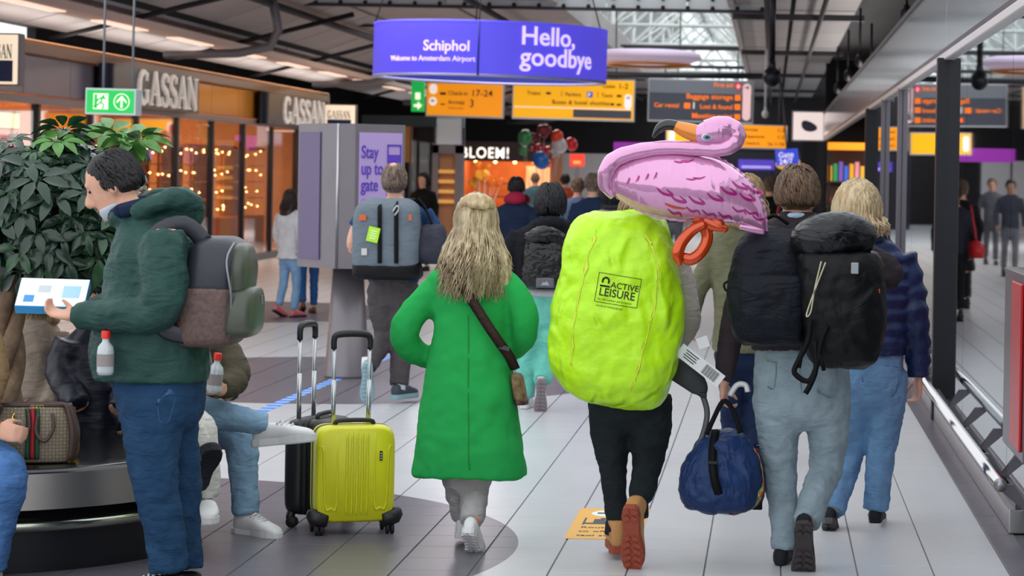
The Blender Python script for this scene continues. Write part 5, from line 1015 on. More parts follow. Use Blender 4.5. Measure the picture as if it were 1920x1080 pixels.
# ---------------------------------------------------------------- person in navy puffer
P = Person('blond person in a quilted navy puffer jacket and light blue jeans', 1630, 12.3)
puf = M('puffer_navy', '#182a55', .42, 0, bump=.25, bs=45, var=.12, vs=8, spec=.35)
base = [(664, 1565, 1697, .15, 0), (640, 1555, 1702, .17, 0), (600, 1552, 1705, .17, 0), (550, 1550, 1708, .17, 0), (500, 1545, 1706, .16, 0), (470, 1552, 1694, .13, 0), (448, 1578, 1665, .09, 0), (430, 1590, 1645, .075, 0)]
rows_ = []
for i, r_ in enumerate(cr(base, 6)): rows_.append((r_[0], r_[1] - 3 * math.sin(r_[0] / 4.2), r_[2] + 3 * math.sin(r_[0] / 4.2), r_[3] + .011 * math.sin(r_[0] / 4.2), r_[4]))
tor = P.rows(base)
armR = ([P.p(1686, 480), P.p(1704, 540), P.p(1713, 595, -.02), P.p(1720, 650, .02), P.p(1722, 704, .05)], [.088, .084, .076, .066, .056]); armL = ([P.p(1565, 485), P.p(1545, 560), P.p(1540, 600), P.p(1560, 660, .2)], [.085, .08, .072, .055])
legs = [([P.p(1600, 700), P.p(1600, 740), P.p(1592, 850, .06), P.p(1572, 920, -.05), P.p(1560, 962, -.12)], [.11, .105, .08, .07, .068]), ([P.p(1664, 700), P.p(1664, 740), P.p(1652, 850), P.p(1646, 910), P.p(1642, 957)], [.11, .105, .078, .072, .07])]
hc = P.p(1606, 404, .03); hm = headmat(.2, .0)
P.make_body(tor, hc, hm, [armR, armL], legs, skin_p, .98, [(armR[0][4] + Vector((0, 0, -.01)), Vector((0, .12, -1)), Vector((-.3, 1, 0)), Vector((-1, -.35, 0)), .75)], vox=.008)
mb = MB(); mb.zloft(P.rows(rows_), 28, 2.4, 1)
for a_ in (armR, armL): mb.limb(a_[0], a_[1], 18, k=12, mod=lambda t_: 1 + .075 * math.sin(t_ * 46))
mb.limb([P.p(1580, 450, .04), P.p(1606, 440, -.06), P.p(1648, 446, -.02), P.p(1655, 452, .05)], [.04, .055, .05, .03], 14); mb.build('puffer_jacket', puf, P.root, remesh=.01, sm=1, folds=((.014, .06, 'CLOUDS'),))
jean2 = fabric('jean_lightblue', '#6f97c0', .85, .3, 200, .14)
jj = P.trousers(P.rows([(745, 1562, 1696, .13, 0), (700, 1564, 1696, .14, 0), (655, 1570, 1692, .13, 0)]), legs, jean2, vox=.011); patch(P, jj, [(1636, 690), (1690, 686), (1686, 735), (1662, 745), (1640, 738)], M('jean_stitch2', '#49729e', .9)); patch(P, jj, [(1618, 660), (1617, 700), (1622, 745)], MATS['jean_stitch2'])
add_hair(P, hc, hm, 1.0, hair_blond, 'long', 460, .05, .03, 12, vol=1.42, wave=.012, fringe=1, width=.0075)
add_shoe(P, P.p(1557, 962, -.12), -.1, .6, 'sneaker', blk_up, M('rubber_bw', '#4a4a4c', .6), 1.0); add_shoe(P, P.p(1642, 955), -.1, 0, 'sneaker', blk_up, white_r, 1.0)
# ---------------------------------------------------------------- man with grey backpack
P = Person('man with thinning hair in a navy T-shirt wearing a grey backpack', 735, 18.3)
tor = P.rows([(530, 690, 785, .13, .05), (480, 688, 792, .14, .05), (430, 682, 800, .15, .05), (400, 680, 800, .14, .05), (384, 698, 785, .1, .05), (372, 720, 762, .07, .05)])
armL = ([P.p(690, 402, .05), P.p(668, 430, .04), P.p(660, 462, .02), P.p(672, 475, .2)], [.075, .06, .05, .04]); armR = ([P.p(792, 400, .05), P.p(812, 430, .05), P.p(818, 465, .05), P.p(800, 480, .22)], [.075, .062, .052, .04])
legs = [([P.p(716, 540, .05), P.p(718, 580, .07), P.p(722, 630, .1), P.p(704, 665, -.05), P.p(692, 690, -.15)], [.12, .115, .085, .07, .062]), ([P.p(757, 540, .05), P.p(757, 580, .05), P.p(753, 650, .05), P.p(750, 690, .03), P.p(748, 722, 0)], [.12, .112, .085, .078, .076])]
hc = P.p(740, 340, .05); hm = headmat(.0, .02)
P.make_body(tor, hc, hm, [armL, armR], legs, skin_p, 1.02, [(armL[0][3], Vector((.2, 1, 0)), Vector((0, 0, 1)), Vector((1, 0, 0)), .8), (armR[0][3], Vector((-.2, 1, 0)), Vector((0, 0, 1)), Vector((-1, 0, 0)), .8)], vox=.011)
nv = fabric('navy_tee', '#24406a'); P.top(tor, [(armL[0][:2], [.08, .078]), (armR[0][:2], [.08, .078])], nv, 't_shirt')
tg_ = fabric('trouser_taupe', '#4f4a4c'); P.trousers(P.rows([(565, 690, 785, .13, .05), (530, 692, 783, .14, .05), (510, 692, 782, .14, .05)]), legs, tg_)
add_hair(P, hc, hm, 1.02, hair_grey, 'short', 260, seed=8, cut=-40, zlow=-.085, vol=1.02)
MB().ell(hc + hm @ Vector((0, -.045, .112)), (.04, .042, .026), n=14, m=8).build('bald_patch', skin_p, P.root)
teal = M('sneaker_teal', '#7d9ba6', .6); add_shoe(P, P.p(690, 690, -.17), .1, 1.25, 'sneaker', teal, M('sole_teal', '#8fb0b8', .6), 1.1); add_shoe(P, P.p(748, 722, 0), -.4, 0, 'sneaker', M('sneaker_slate', '#3b444e', .6), MATS['sole_teal'], 1.1)
for pt_ in (P.p(690, 684, -.13), P.p(748, 724, 0)): MB().limb([pt_ + Vector((0, 0, -.03)), pt_ + Vector((0, .02, .05))], [.05, .05], 12, k=1).build('sock', wht_up, P.root)
gpk = fabric('grey_pack', '#6b7680', .7, .2, 120, .06)
t, b = backpack('boxy grey backpack with orange patches and neon luggage tag', P, [(502, 668, 778, .1, -.16), (495, 663, 786, .16, -.18), (430, 664, 788, .17, -.18), (392, 668, 786, .16, -.18), (378, 680, 778, .12, -.16), (372, 695, 768, .06, -.14)], gpk, e=4, folds=((.012, .1, 'CLOUDS'),))
q = MB(); q.zloft(P.rows([(524, 672, 785, .1, -.15), (516, 664, 792, .16, -.16), (498, 663, 790, .165, -.17), (492, 664, 788, .15, -.17)]), 24, 4, 3); q.build('black_base', ny2, b)
for x in (712, 743):
    q = MB(); q.limb([P.p(x, 378, -.26), P.p(x, 395, -.36), P.p(x, 450, -.365), P.p(x, 494, -.36)], [.016] * 4, 4, ref=(0, 1, 0), flat=.2, e=6, k=3); q.build('web_strap', web, t)
for px_, py_, w_, h_, m_ in ((680, 408, .05, .04, M('patch_orange', '#d2622a', .6)), (683, 472, .04, .05, M('patch_pale', '#c9c4c4', .6)), (769, 408, .02, .04, MATS['patch_orange'])): MB().box(P.p(px_, py_, -.355), (w_, .012, h_)).build('patch', m_, t, smooth=False)
q = MB(); q.box(P.p(700, 440, -.38), (.085, .006, .11), Matrix.Rotation(R(12), 3, 'Y')); nt_ = q.build('neon_tag', M('tag_neon', '#a8e02a', .5, emis=.1), t, smooth=False, bevel=.008)
q = MB()
for k in range(4): q.box(P.p(700, 440, -.385) + Matrix.Rotation(R(12), 3, 'Y') @ Vector((0, 0, .026 - .018 * k)), (.05 - .008 * (k % 2), .003, .008), Matrix.Rotation(R(12), 3, 'Y'))
q.build('tag_print', M('tag_print', '#e9f7c0', .5), nt_, smooth=False)
q = MB(); q.limb([P.p(736, 398, -.38), P.p(744, 386, -.39), P.p(748, 392, -.385), P.p(740, 404, -.38)], [.007] * 4, 8, k=3); q.build('carabiner', M('clip_steel2', '#b5b8ba', .3, .8), t)
for sx in (0, 1): q = MB(); q.limb([P.p(720 + 40 * sx, 378, -.1), P.p(708 + 66 * sx, 374, .02), P.p(700 + 85 * sx, 385, .15)], [.032] * 3, 6, ref=(0, 0, 1), flat=.35, k=3); q.build('shoulder_strap', web, t)
t, b = backpack('small dark grey day bag slung at right beside the grey backpack', P, [(495, 785, 830, .08, -.1), (480, 778, 838, .12, -.12), (450, 780, 838, .12, -.12), (428, 788, 834, .09, -.1), (420, 800, 828, .03, -.1)], fabric('bag_slate', '#3b3d48'))
q = MB(); q.limb([P.p(812, 425, -.1), P.p(800, 395, -.1), P.p(785, 376, .03)], [.03] * 3, 6, ref=(1, 0, 0), flat=.3, k=4); q.build('strap', web, t)
# ---------------------------------------------------------------- black hoodie and mint trousers
P = Person('black-haired person in a black hoodie and mint green trousers', 1020, 18.0)
tor = P.rows([(552, 972, 1070, .14, 0), (520, 968, 1075, .15, 0), (470, 965, 1080, .15, 0), (440, 965, 1082, .13, 0), (425, 985, 1072, .1, 0), (412, 1005, 1062, .08, 0)])
armL = ([P.p(975, 440), P.p(955, 470), P.p(950, 515, .0), P.p(965, 540, .15)], [.08, .075, .065, .05]); armR = ([P.p(1072, 440), P.p(1090, 480), P.p(1092, 520), P.p(1075, 550, .15)], [.08, .075, .065, .05])
mint = fabric('mint', '#6fc4b4'); legs = [([P.p(998, 570), P.p(992, 620), P.p(988, 680, .05), P.p(985, 745, .05)], [.115, .1, .085, .065]), ([P.p(1038, 570), P.p(1034, 620), P.p(1027, 670, .05), P.p(1016, 715, -.1)], [.115, .105, .088, .07])]
hc = P.p(1033, 384, .02); hm = headmat(-.2, .05)
P.make_body(tor, hc, hm, [armL, armR], legs, skin_d, 1.0, vox=.012)
P.top(tor, [armL, armR], fabric('hood_black', '#17181f'), 'hoodie', extra=lambda mb: mb.limb([P.p(1000, 425, .0), P.p(1032, 420, -.13), P.p(1065, 425, .0)], [.05, .065, .05], 14))
P.trousers(P.rows([(600, 972, 1062, .14, 0), (560, 970, 1066, .15, 0), (545, 972, 1066, .14, 0)]), legs, mint); MB().limb([P.p(975, 545, -.12), P.p(1020, 549, -.16), P.p(1068, 548, -.1)], [.03] * 3, 10).build('shirt_hem', fabric('hem_pale', '#b9b6bb'), P.root)
add_hair(P, hc, hm, 1.0, hair_black, 'short', 600, seed=21, cut=-40, vol=1.28, width=.008, zlow=-.09)
add_shoe(P, P.p(985, 742, .05), -.05, 0, 'low', wht_up, white_r, .95); add_shoe(P, P.p(1014, 718, -.14), .12, 1.2, 'low', wht_up, M('sole_taupe', '#8d8186', .7), 1.0)
shin = M('patent_black', '#040405', .2, 0, spec=.45, fold=(.9, 9, 1.5, 'FBM', (1, 1, 1.4)))
t, b = backpack('glossy black patent drawstring backpack on the black hoodie', P, [(540, 985, 1058, .06, -.18), (530, 978, 1064, .12, -.2), (490, 978, 1066, .14, -.2), (460, 984, 1062, .12, -.2), (446, 992, 1056, .08, -.19)], shin, folds=((.02, .08, 'CLOUDS'),))
q = MB(); q.limb([P.p(988, 450, -.24), P.p(1022, 440, -.28), P.p(1058, 452, -.24)], [.05, .07, .05], 14, ref=(0, 1, 0), flat=.9); q.build('flap', shin, b, remesh=.011, sm=2, folds=((.015, .06, 'CLOUDS'),)); MB().box(P.p(1022, 530, -.34), (.13, .02, .07)).build('logo_patch', M('patch_grey', '#5b5c62', .5), t, smooth=False, bevel=.01)
q = MB(); q.prism([(-.03, -.015), (-.01, .012), (0, .002), (.012, .018), (.034, -.015)], .006, None, P.p(1022, 531, -.352)); q.build('emblem', M('emblem_pale', '#9d9ea6', .5), t, smooth=False)
# ---------------------------------------------------------------- woman in olive coat
P = Person('person in a long olive green coat and navy trousers behind the holdall', 1385, 15.0)
tor = P.rows([(660, 1336, 1446, .16, 0), (600, 1338, 1444, .16, 0), (520, 1335, 1445, .15, 0), (460, 1330, 1448, .14, 0), (430, 1345, 1430, .11, 0), (412, 1368, 1410, .07, 0)])
armL = ([P.p(1342, 450), P.p(1325, 505), P.p(1308, 545), P.p(1296, 598, .05)], [.08, .07, .062, .05]); armR = ([P.p(1436, 450), P.p(1455, 520), P.p(1460, 590, .05)], [.08, .07, .055])
legs = [([P.p(1366, 660), P.p(1372, 720), P.p(1376, 800, .05), P.p(1378, 838, .05)], [.1, .085, .085, .09]), ([P.p(1418, 660), P.p(1420, 720), P.p(1422, 800), P.p(1424, 842, -.05)], [.1, .085, .085, .09])]
hc = P.p(1405, 372, .0); hm = headmat(-.5, 0)
P.make_body(tor, hc, hm, [armL, armR], legs, skin_l, 1.0, [(armL[0][3], Vector((-.1, .2, -1)), Vector((0, 1, 0)), Vector((1, 0, 0)), .6)], vox=.012)
P.top(tor, [armL, armR], fabric('olive', '#6a6a52'), 'coat'); P.trousers(P.rows([(680, 1340, 1444, .13, 0), (640, 1342, 1442, .14, 0)]), legs, fabric('navy_trouser', '#16233f'))
add_hair(P, hc, hm, 1.0, hair_lb, 'long', 260, .1, .035, 33, vol=1.15)
for i in (0, 1): add_shoe(P, legs[i][0][3] - Vector((0, 0, -.02)), 0, 0, 'shoe', blk_up, black_r, .95)
# ---------------------------------------------------------------- round bench
BX, BY = -3.65, 11.3
t = thing('round_bench', 'round black bench with brushed steel band at the lower left', 'bench', (BX, BY, 0))
blk_gloss = M('bench_black', '#17181c', .22, 0, coat=.3)
q = MB(); q.lathe([(.3, .44), (.9, .45), (1.06, .452), (1.09, .445), (1.1, .43)], n=96); q.build('seat_top', blk_gloss, t)
q = MB(); q.lathe([(1.1, .432), (1.1, .28)], n=96); q.build('steel_band', M('band_steel', '#aaa5a0', .3, .9, bump=.08, bs=30, stretch=(1, 1, 30)), t)
q = MB(); q.lathe([(1.1, .28), (1.02, .275), (1.0, .2)], n=96); q.build('recess', black, t)
q = MB(); q.lathe([(1.0, .235), (1.075, .23), (1.085, .21), (1.075, .185), (1.0, .18)], n=96); q.build('chrome_ring', M('ring_chrome', '#b9bcae', .2, 1), t)
q = MB(); q.lathe([(1.02, .185), (1.0, .0)], n=96); q.build('base', M('base_black', '#14151b', .4), t)
# ---------------------------------------------------------------- umbrella tree in the middle of the bench
TB = W(12, 700, 11.35); TB.z = .45
t = thing('umbrella_tree', 'leafy umbrella tree with braided trunk growing in the round bench', 'tree', TB)
q = MB(); q.lathe([(.28, -.02), (.3, .12), (.3, .14), (.26, .14), (.25, .1), (.02, .1)], n=40); q.build('planter', M('planter_black', '#1d1d20', .4), t)
bark = M('bark', '#6b5440', .85, bump=.6, bs=40, hex2='#8d7660', vs=12)
for k in range(3):
    q = MB(); pts = []
    for j in range(9):
        a_ = 2.1 * k + j * .75; pts.append(Vector((.04 * math.cos(a_) + .02 * j / 8, .04 * math.sin(a_), .08 + .095 * j)))
    q.limb(pts, [.045, .043, .04, .04, .038, .036, .034, .03, .026], 12, k=3); q.build('trunk', bark, t)
def leaf_mesh(seed, m_):
    rr = random.Random(seed); mb = MB(); n = rr.choice((7, 8, 9))
    for i in range(n):
        a_ = 2 * math.pi * i / n + rr.uniform(-.12, .12); L_ = rr.uniform(.085, .125); w_ = L_ * rr.uniform(.2, .25); dr = rr.uniform(.1, .42); d_ = Vector((math.cos(a_), math.sin(a_), 0)); s_ = Vector((-d_.y, d_.x, 0)); b = len(mb.v); st = .025
        prof = [(0, .08), (.12, .45), (.32, .92), (.55, 1.0), (.78, .68), (.93, .28), (1, .02)]
        for u, ww in prof:
            c_ = d_ * (st + L_ * u) + Vector((0, 0, -dr * L_ * u * u + .004)); up = Vector((0, 0, .012 * ww))
            mb.v += [c_ + s_ * w_ * ww + up, c_, c_ - s_ * w_ * ww + up]
        for j in range(len(prof) - 1):
            for e in (0, 1): mb.face([b + 3 * j + e, b + 3 * j + 3 + e, b + 3 * j + 4 + e, b + 3 * j + 1 + e])
        mb.limb([Vector((0, 0, 0)), d_ * st], [.0025, .002], 4, k=1)
    mb.limb([Vector((0, 0, 0)), Vector((0, 0, -.09))], [.003, .0035], 5, k=1)
    o = mb.build('leaf', m_, t); me = o.data; bpy.data.objects.remove(o); return me
lm = [M('leaf_dark', '#213a2c', .3, 0, var=.2, vs=14, coat=.15), M('leaf_mid', '#2f5434', .32, 0, var=.2, vs=14, coat=.15), M('leaf_light', '#4f8138', .35, 0, var=.2, vs=14)]
lms = [leaf_mesh(k, lm[0 if k < 4 else 1 if k < 6 else 2]) for k in range(7)]
rr = random.Random(11); placed = 0; fc = W(95, 390, 11.45) - TB
spots = []
while placed < 290:
    v = Vector((rr.gauss(0, 1), rr.gauss(0, 1), rr.gauss(0, 1))).normalized()
    k = rr.uniform(.35, 1) ** .5; p_ = fc + Vector((v.x * .46 * k, v.y * .42 * k, v.z * .36 * k))
    if p_.z < .62 and rr.random() < .4: continue
    if p_.x > fc.x + .2 and p_.z > fc.z + .26 and rr.random() < .3: continue
    o = bpy.data.objects.new('leaf', rr.choice(lms[:6]) if p_.z < fc.z + .22 else rr.choice(lms[2:])); COL.objects.link(o); o.parent = t; o.location = p_
    nrm = (v + Vector((0, -.35, .9))).normalized(); o.rotation_euler = (nrm.to_track_quat('Z', 'Y').to_matrix() @ Matrix.Rotation(rr.uniform(0, 6.28), 3, 'Z')).to_euler(); s_ = rr.uniform(.8, 1.2); o.scale = (s_, s_, s_); placed += 1
    if placed % 24 == 0: spots.append(p_)
for x, y, d in ((255, 262, 0), (232, 268, -.1), (265, 270, .1), (120, 244, 0), (205, 250, .1)):
    o = bpy.data.objects.new('leaf', lms[6 if x > 200 else 5]); COL.objects.link(o); o.parent = t; o.location = W(x, y, 11.4 + d) - TB; o.rotation_euler = (-.5, .2, x); o.scale = (1.2, 1.2, 1.2); spots.append(o.location.copy())
top_ = Vector((.03, 0, .84))
for p_ in spots: q = MB(); q.limb([top_ - Vector((0, 0, .1)), top_.lerp(p_, .5) + Vector((0, 0, -.03)), p_ - Vector((0, 0, .05))], [.014, .009, .004], 8, k=3); q.build('branch', M('branch_green', '#4a4a32', .8), t)
# ---------------------------------------------------------------- man in the dark green jacket
P = Person('man in dark green hooded jacket looking down at a box, seen in profile', 295, 10.2)
gj = fabric('jacket_darkgreen', '#2b4a45', .5, .2, 90, .08)
tor = P.rows([(712, 178, 388, .22, 0), (660, 172, 390, .23, 0), (600, 182, 388, .23, 0), (540, 198, 380, .23, 0), (480, 212, 378, .22, 0), (440, 222, 372, .19, 0), (412, 228, 340, .12, 0), (396, 220, 300, .08, 0)])
armN = ([P.p(305, 440, -.2), P.p(308, 510, -.25), P.p(296, 582, -.27), P.p(225, 592, -.25), P.p(150, 594, -.18)], [.1, .1, .09, .072, .06]); armF = ([P.p(300, 445, .2), P.p(290, 560, .25), P.p(200, 580, .18), P.p(140, 582, .08)], [.09, .085, .07, .055])
legs = [([P.p(285, 740, -.1), P.p(285, 800, -.1), P.p(290, 905, -.12), P.p(308, 990, -.12), P.p(318, 1072, -.12)], [.135, .13, .1, .088, .085]), ([P.p(315, 740, .1), P.p(318, 800, .1), P.p(335, 905, .12), P.p(340, 990, .13), P.p(348, 1066, .13)], [.13, .125, .1, .086, .082])]
hc = P.p(213, 345, 0); hm = headmat(R(90), .45)
hands = [(armN[0][4] + Vector((-.02, 0, 0)), Vector((-1, .15, .15)), Vector((.1, 1, .3)), Vector((0, .2, 1)), .75), (armF[0][3] + Vector((-.02, 0, 0)), Vector((-1, -.15, .15)), Vector((0, -1, .3)), Vector((0, -.2, 1)), .7)]
P.make_body(tor, hc, hm, [armN, armF], legs, skin_l, 1.06, hands, vox=.008, neck=P.p(268, 415, 0))
def hood(mb):
    mb.limb([P.p(255, 395, .12), P.p(300, 372, .13), P.p(345, 375, .06), P.p(358, 392, 0), P.p(345, 375, -.06), P.p(300, 378, -.13), P.p(250, 402, -.12)], [.04, .045, .055, .06, .055, .045, .035], 16); mb.limb([P.p(318, 372, 0), P.p(335, 400, 0), P.p(338, 440, 0)], [.06, .1, .06], 16); mb.limb([P.p(225, 402, -.1), P.p(215, 412, 0), P.p(225, 402, .1)], [.035] * 3, 12)
P.top(tor, [armN, armF], gj, 'jacket', extra=hood, vox=.013, folds=((.035, .12, 'CLOUDS'), (.01, .04, 'CLOUDS')))
MB().limb([P.p(228, 395, -.1), P.p(212, 406, 0), P.p(228, 395, .1), P.p(265, 380, .1), P.p(285, 380, 0), P.p(265, 385, -.1), P.p(228, 395, -.1)], [.03] * 7, 12).build('inner_collar', fabric('collar_navy', '#1f2a44'), P.root)
jean3 = fabric('jean_dark', '#22405f', .85, .3, 200, .15)
jj = P.trousers(P.rows([(780, 226, 376, .18, 0), (740, 218, 382, .195, 0), (690, 208, 384, .19, 0)]), legs, jean3); patch(P, jj, [(300, 735), (345, 735), (342, 790), (305, 790), (300, 735)], M('jean_stitch3', '#3c5f88', .9), d=-.25)
add_hair(P, hc, hm, 1.08, M('hair_dk', '#1d1a1c', .6, bump=.4, bs=60), 'short', 420, seed=2, cut=-30, zlow=-.06, vol=1.0, width=.005)
MB().zloft([(0, .05, -.142, .02, .024), (0, .046, -.128, .045, .046), (0, .036, -.1, .062, .066), (0, .03, -.082, .066, .07), (0, .03, -.075, .05, .06)], 18, 2.2, 2, hm, hc).build('face_mask', M('mask_white', '#b9c0cc', .7), P.root)
for i in (0, 1): add_shoe(P, legs[i][0][4] - Vector((0, 0, .02)), R(90), 0, 'sneaker', blk_up, white_r, 1.05)
# his leather backpack
t = thing('leather_backpack', 'black and brown checked leather backpack on the green jacket', 'backpack', P.o)
chk = M('check_brown', '#6b5550', .55, bump=.3, bs=30, hex2='#57443f', vs=60); bl = M('leather_black', '#2a2c36', .4, bump=.1, bs=50); pg = M('leather_olive', '#4a5044', .35, bump=.1, bs=50)
q = MB(); q.zloft(P.rows([(648, 350, 430, .13, -.06), (635, 334, 452, .17, -.06), (590, 336, 458, .185, -.06), (535, 345, 462, .185, -.06)]), 30, 3.4, 4); q.build('lower_body', chk, t, remesh=.011, sm=3)
q = MB(); q.zloft(P.rows([(545, 345, 462, .182, -.06), (500, 355, 470, .18, -.06), (465, 365, 466, .16, -.06), (448, 378, 450, .12, -.06), (442, 390, 440, .06, -.06)]), 30, 3.2, 4); q.build('upper_body', bl, t, remesh=.011, sm=3)
q = MB(); q.zloft(P.rows([(632, 432, 470, .1, -.09), (618, 428, 486, .15, -.09), (575, 432, 490, .155, -.09), (545, 436, 488, .13, -.09), (536, 442, 480, .08, -.09)]), 26, 3.4, 4); q.build('front_pocket', pg, t, remesh=.01, sm=3)
q = MB(); q.zloft(P.rows([(545, 430, 474, .13, -.09), (500, 436, 478, .14, -.09), (465, 440, 472, .11, -.09), (455, 446, 462, .05, -.09)]), 26, 3, 4); q.build('top_panel', pg, t, remesh=.01, sm=3)
q = MB(); q.limb([P.p(430, 632, -.215), P.p(434, 560, -.24), P.p(425, 490, -.24), P.p(440, 455, -.2)], [.006] * 4, 8, k=4); q.build('zip', M('zip_steel', '#8b8d92', .3, .7), t)
q = MB(); q.box(P.p(492, 562, -.09), (.006, .012, .04)); q.build('zip_pull', MATS['zip_steel'], t, smooth=False)
for sy in (-1, 1): q = MB(); q.limb([P.p(385, 455, sy * .12 - .03), P.p(345, 420, sy * .17), P.p(290, 440, sy * .2), P.p(255, 520, sy * .2), P.p(300, 610, sy * .235), P.p(350, 630, sy * .18 - .03)], [.035] * 6, 8, ref=(0, 1, 0), flat=.3, k=4); q.build('shoulder_strap', bl, t)
# the box in his hands
t = thing('box', 'white and light blue cardboard box held in the man\'s hands', 'box', W(100, 556, 10.15)); t.rotation_euler = (R(40), R(1), R(6))
MB().b2((-.14, -.085, -.022), (.14, .085, .022)).build('carton', M('box_blue', '#3fa0dc', .4), t, smooth=False, bevel=.003)
MB().b2((-.138, -.083, .022), (.138, .083, .0235)).build('lid_print', M('box_white_print', '#e9f2f6', .4, hex2='#f6fafb', vs=10), t, smooth=False)
for a_, b_, hx_ in (((-.11, -.06), (-.07, -.02), '#3f8fd8'), ((.04, -.03), (.11, .04), '#a9d4ea'), ((-.06, .0), (-.01, .04), '#c2ccd0')): MB().b2((a_[0], a_[1], .0235), (b_[0], b_[1], .0245)).build('print', M('bp' + hx_[1:], hx_, .4), t, smooth=False)
def bottle(px, py, D, lb, tilt=0, cord=False):
    c = W(px, py, D); t = thing('bottle', lb, 'bottle', c, 0); t.rotation_euler.y = tilt
    q = MB(); q.lathe([(.001, -.075), (.03, -.075), (.034, -.06), (.034, .02), (.03, .04), (.014, .06), (.013, .075)], n=24); q.build('flask', M('bottle_clear', '#b8c0c4', .1, 0, coat=.6), t)
    q = MB(); q.lathe([(.017, .072), (.018, .1), (.016, .104), (.001, .104)], n=20); q.build('cap', M('cap_red', '#e0241c', .4), t); q = MB(); q.lathe([(.0345, -.04), (.0345, .01)], n=24); q.build('band', M('bottle_label', '#8f8684', .5), t)
    if cord: q = MB(); q.limb([(0, 0, .1), (.005, .02, .14), (.012, .05, .18)], [.003] * 3, 6, k=4); q.build('cord', web, t)
bottle(198, 668, 9.92, 'clear bottle with red cap hanging in front of the green jacket', cord=True)
bottle(404, 705, 11.0, 'clear bottle with red cap in the brown-sleeved hand', .1)
# ---------------------------------------------------------------- seated people on the bench
def seated(label, px, D, rows, arms, legs, topm, legm, hairm, head, yaw, hands=(), shoes=(), skin=skin_l, drop=0, name='jacket', hip=None, armmod=None, vox=.012):
    P = Person(label, px, D, 'people seated on the round bench'); tor = P.rows(rows); A = [([P.p(*p_) for p_ in a[0]], a[1]) for a in arms]; Lg = [([P.p(*p_) for p_ in l[0]], l[1]) for l in legs]
    hc = P.p(*head); hm = headmat(yaw, .1); P.make_body(tor, hc, hm, A, Lg, skin, 1.0, [(A[i][0][-1], Vector(d), Vector(w_), Vector(n_), c_) for i, d, w_, n_, c_ in hands], vox=.009)
    P.top(tor, A, topm, name, armmod=armmod); y0 = rows[0]; P.trousers(P.rows([(y0[0] + 12, y0[1] + 5, y0[2] - 5, y0[3], y0[4]), (y0[0] - 35, y0[1] + 8, y0[2] - 8, y0[3], y0[4])]), Lg, legm, vox=vox)
    add_hair(P, hc, hm, 1.02, hairm, 'long' if drop else 'short', 200, drop, .02, int(px) + 3)
    for i, yw, pt, up, so, st in shoes: add_shoe(P, Lg[i][0][-1], yw, pt, st, up, so, 1.05)
    return P
jean4 = fabric('jean_pale', '#86a6c2', .85, .3, 200, .14); brn = fabric('jacket_brown', '#4d4638', .7)
seated('seated person in pale jeans and white sneakers, one foot crossed over suitcase', 345, 11.75,
    [(815, 300, 400, .16, 0), (760, 305, 405, .15, 0), (690, 318, 420, .16, 0), (630, 330, 420, .16, 0), (600, 345, 405, .1, 0), (585, 360, 390, .07, 0)],
    [([(400, 640, -.12), (432, 680, -.2), (436, 715, -.3), (412, 728, -.45)], [.085, .082, .075, .05]), ([(390, 640, .15), (420, 700, .2), (430, 740, .1)], [.085, .075, .05])],
    [([(330, 800, .1), (400, 800, .1), (448, 822, .05), (456, 880, -.02), (462, 966, -.07)], [.11, .105, .09, .075, .066]), ([(320, 795, -.1), (350, 790, -.25), (375, 772, -.25), (430, 782, -.2), (500, 796, -.15)], [.11, .1, .085, .07, .058])],
    brn, jean4, hair_brown, (378, 548, 0), R(-90), [(0, (-.6, -.5, .1), (0, 0, 1), (0, -1, 0), .9)], [(0, R(-125), 0, wht_up, white_r, 'sneaker'), (1, R(-95), -.12, wht_up, white_r, 'sneaker')])
seated('seated person in cream wide trousers mostly hidden behind the standing man', 322, 11.15,
    [(800, 280, 380, .14, .05), (740, 285, 375, .14, .05), (660, 285, 370, .15, .05), (610, 290, 365, .13, .05), (590, 310, 345, .07, .05)], [([(300, 620, .05), (280, 700, .0), (320, 760, -.1)], [.07, .065, .05]), ([(355, 620, .05), (372, 700, .0), (345, 760, -.1)], [.07, .065, .05])],
    [([(330, 790, 0), (372, 800, -.1), (385, 815, -.12), (388, 870, -.1), (388, 930, -.08)], [.09, .08, .06, .065, .06]), ([(310, 790, -.05), (340, 790, -.25), (365, 830, -.25), (372, 868, -.2)], [.09, .08, .07, .06])],
    fabric('knit_grey', '#77706c'), fabric('cream_trouser', '#d9d5cf'), hair_black, (325, 545, .1), R(-60), (), [(0, R(-165), 0, wht_up, white_r, 'low'), (1, R(-150), -.75, blk_up, blk_up, 'low')])
seated('seated person in a dark navy quilted coat behind the standing man', 180, 11.95,
    [(830, 105, 235, .17, 0), (760, 108, 240, .17, 0), (700, 110, 242, .17, 0), (650, 120, 240, .16, 0), (610, 150, 235, .1, 0), (595, 170, 220, .07, 0)], [([(135, 640, -.1), (118, 700, -.12), (150, 760, -.25)], [.085, .08, .06]), ([(230, 640, -.1), (250, 700, -.1), (220, 770, -.25)], [.085, .08, .06])],
    [([(150, 815, 0), (140, 815, -.1)], [.1, .09]), ([(200, 815, 0), (205, 815, -.1)], [.1, .09])], M('puffer_dark', '#191d2e', .45, bump=.4, bs=16, stretch=(.3, .3, 3)), fabric('trouser_ink', '#1c2030'), hair_black, (205, 548, 0), R(60), armmod=lambda t_: 1 + .05 * math.sin(t_ * 40))
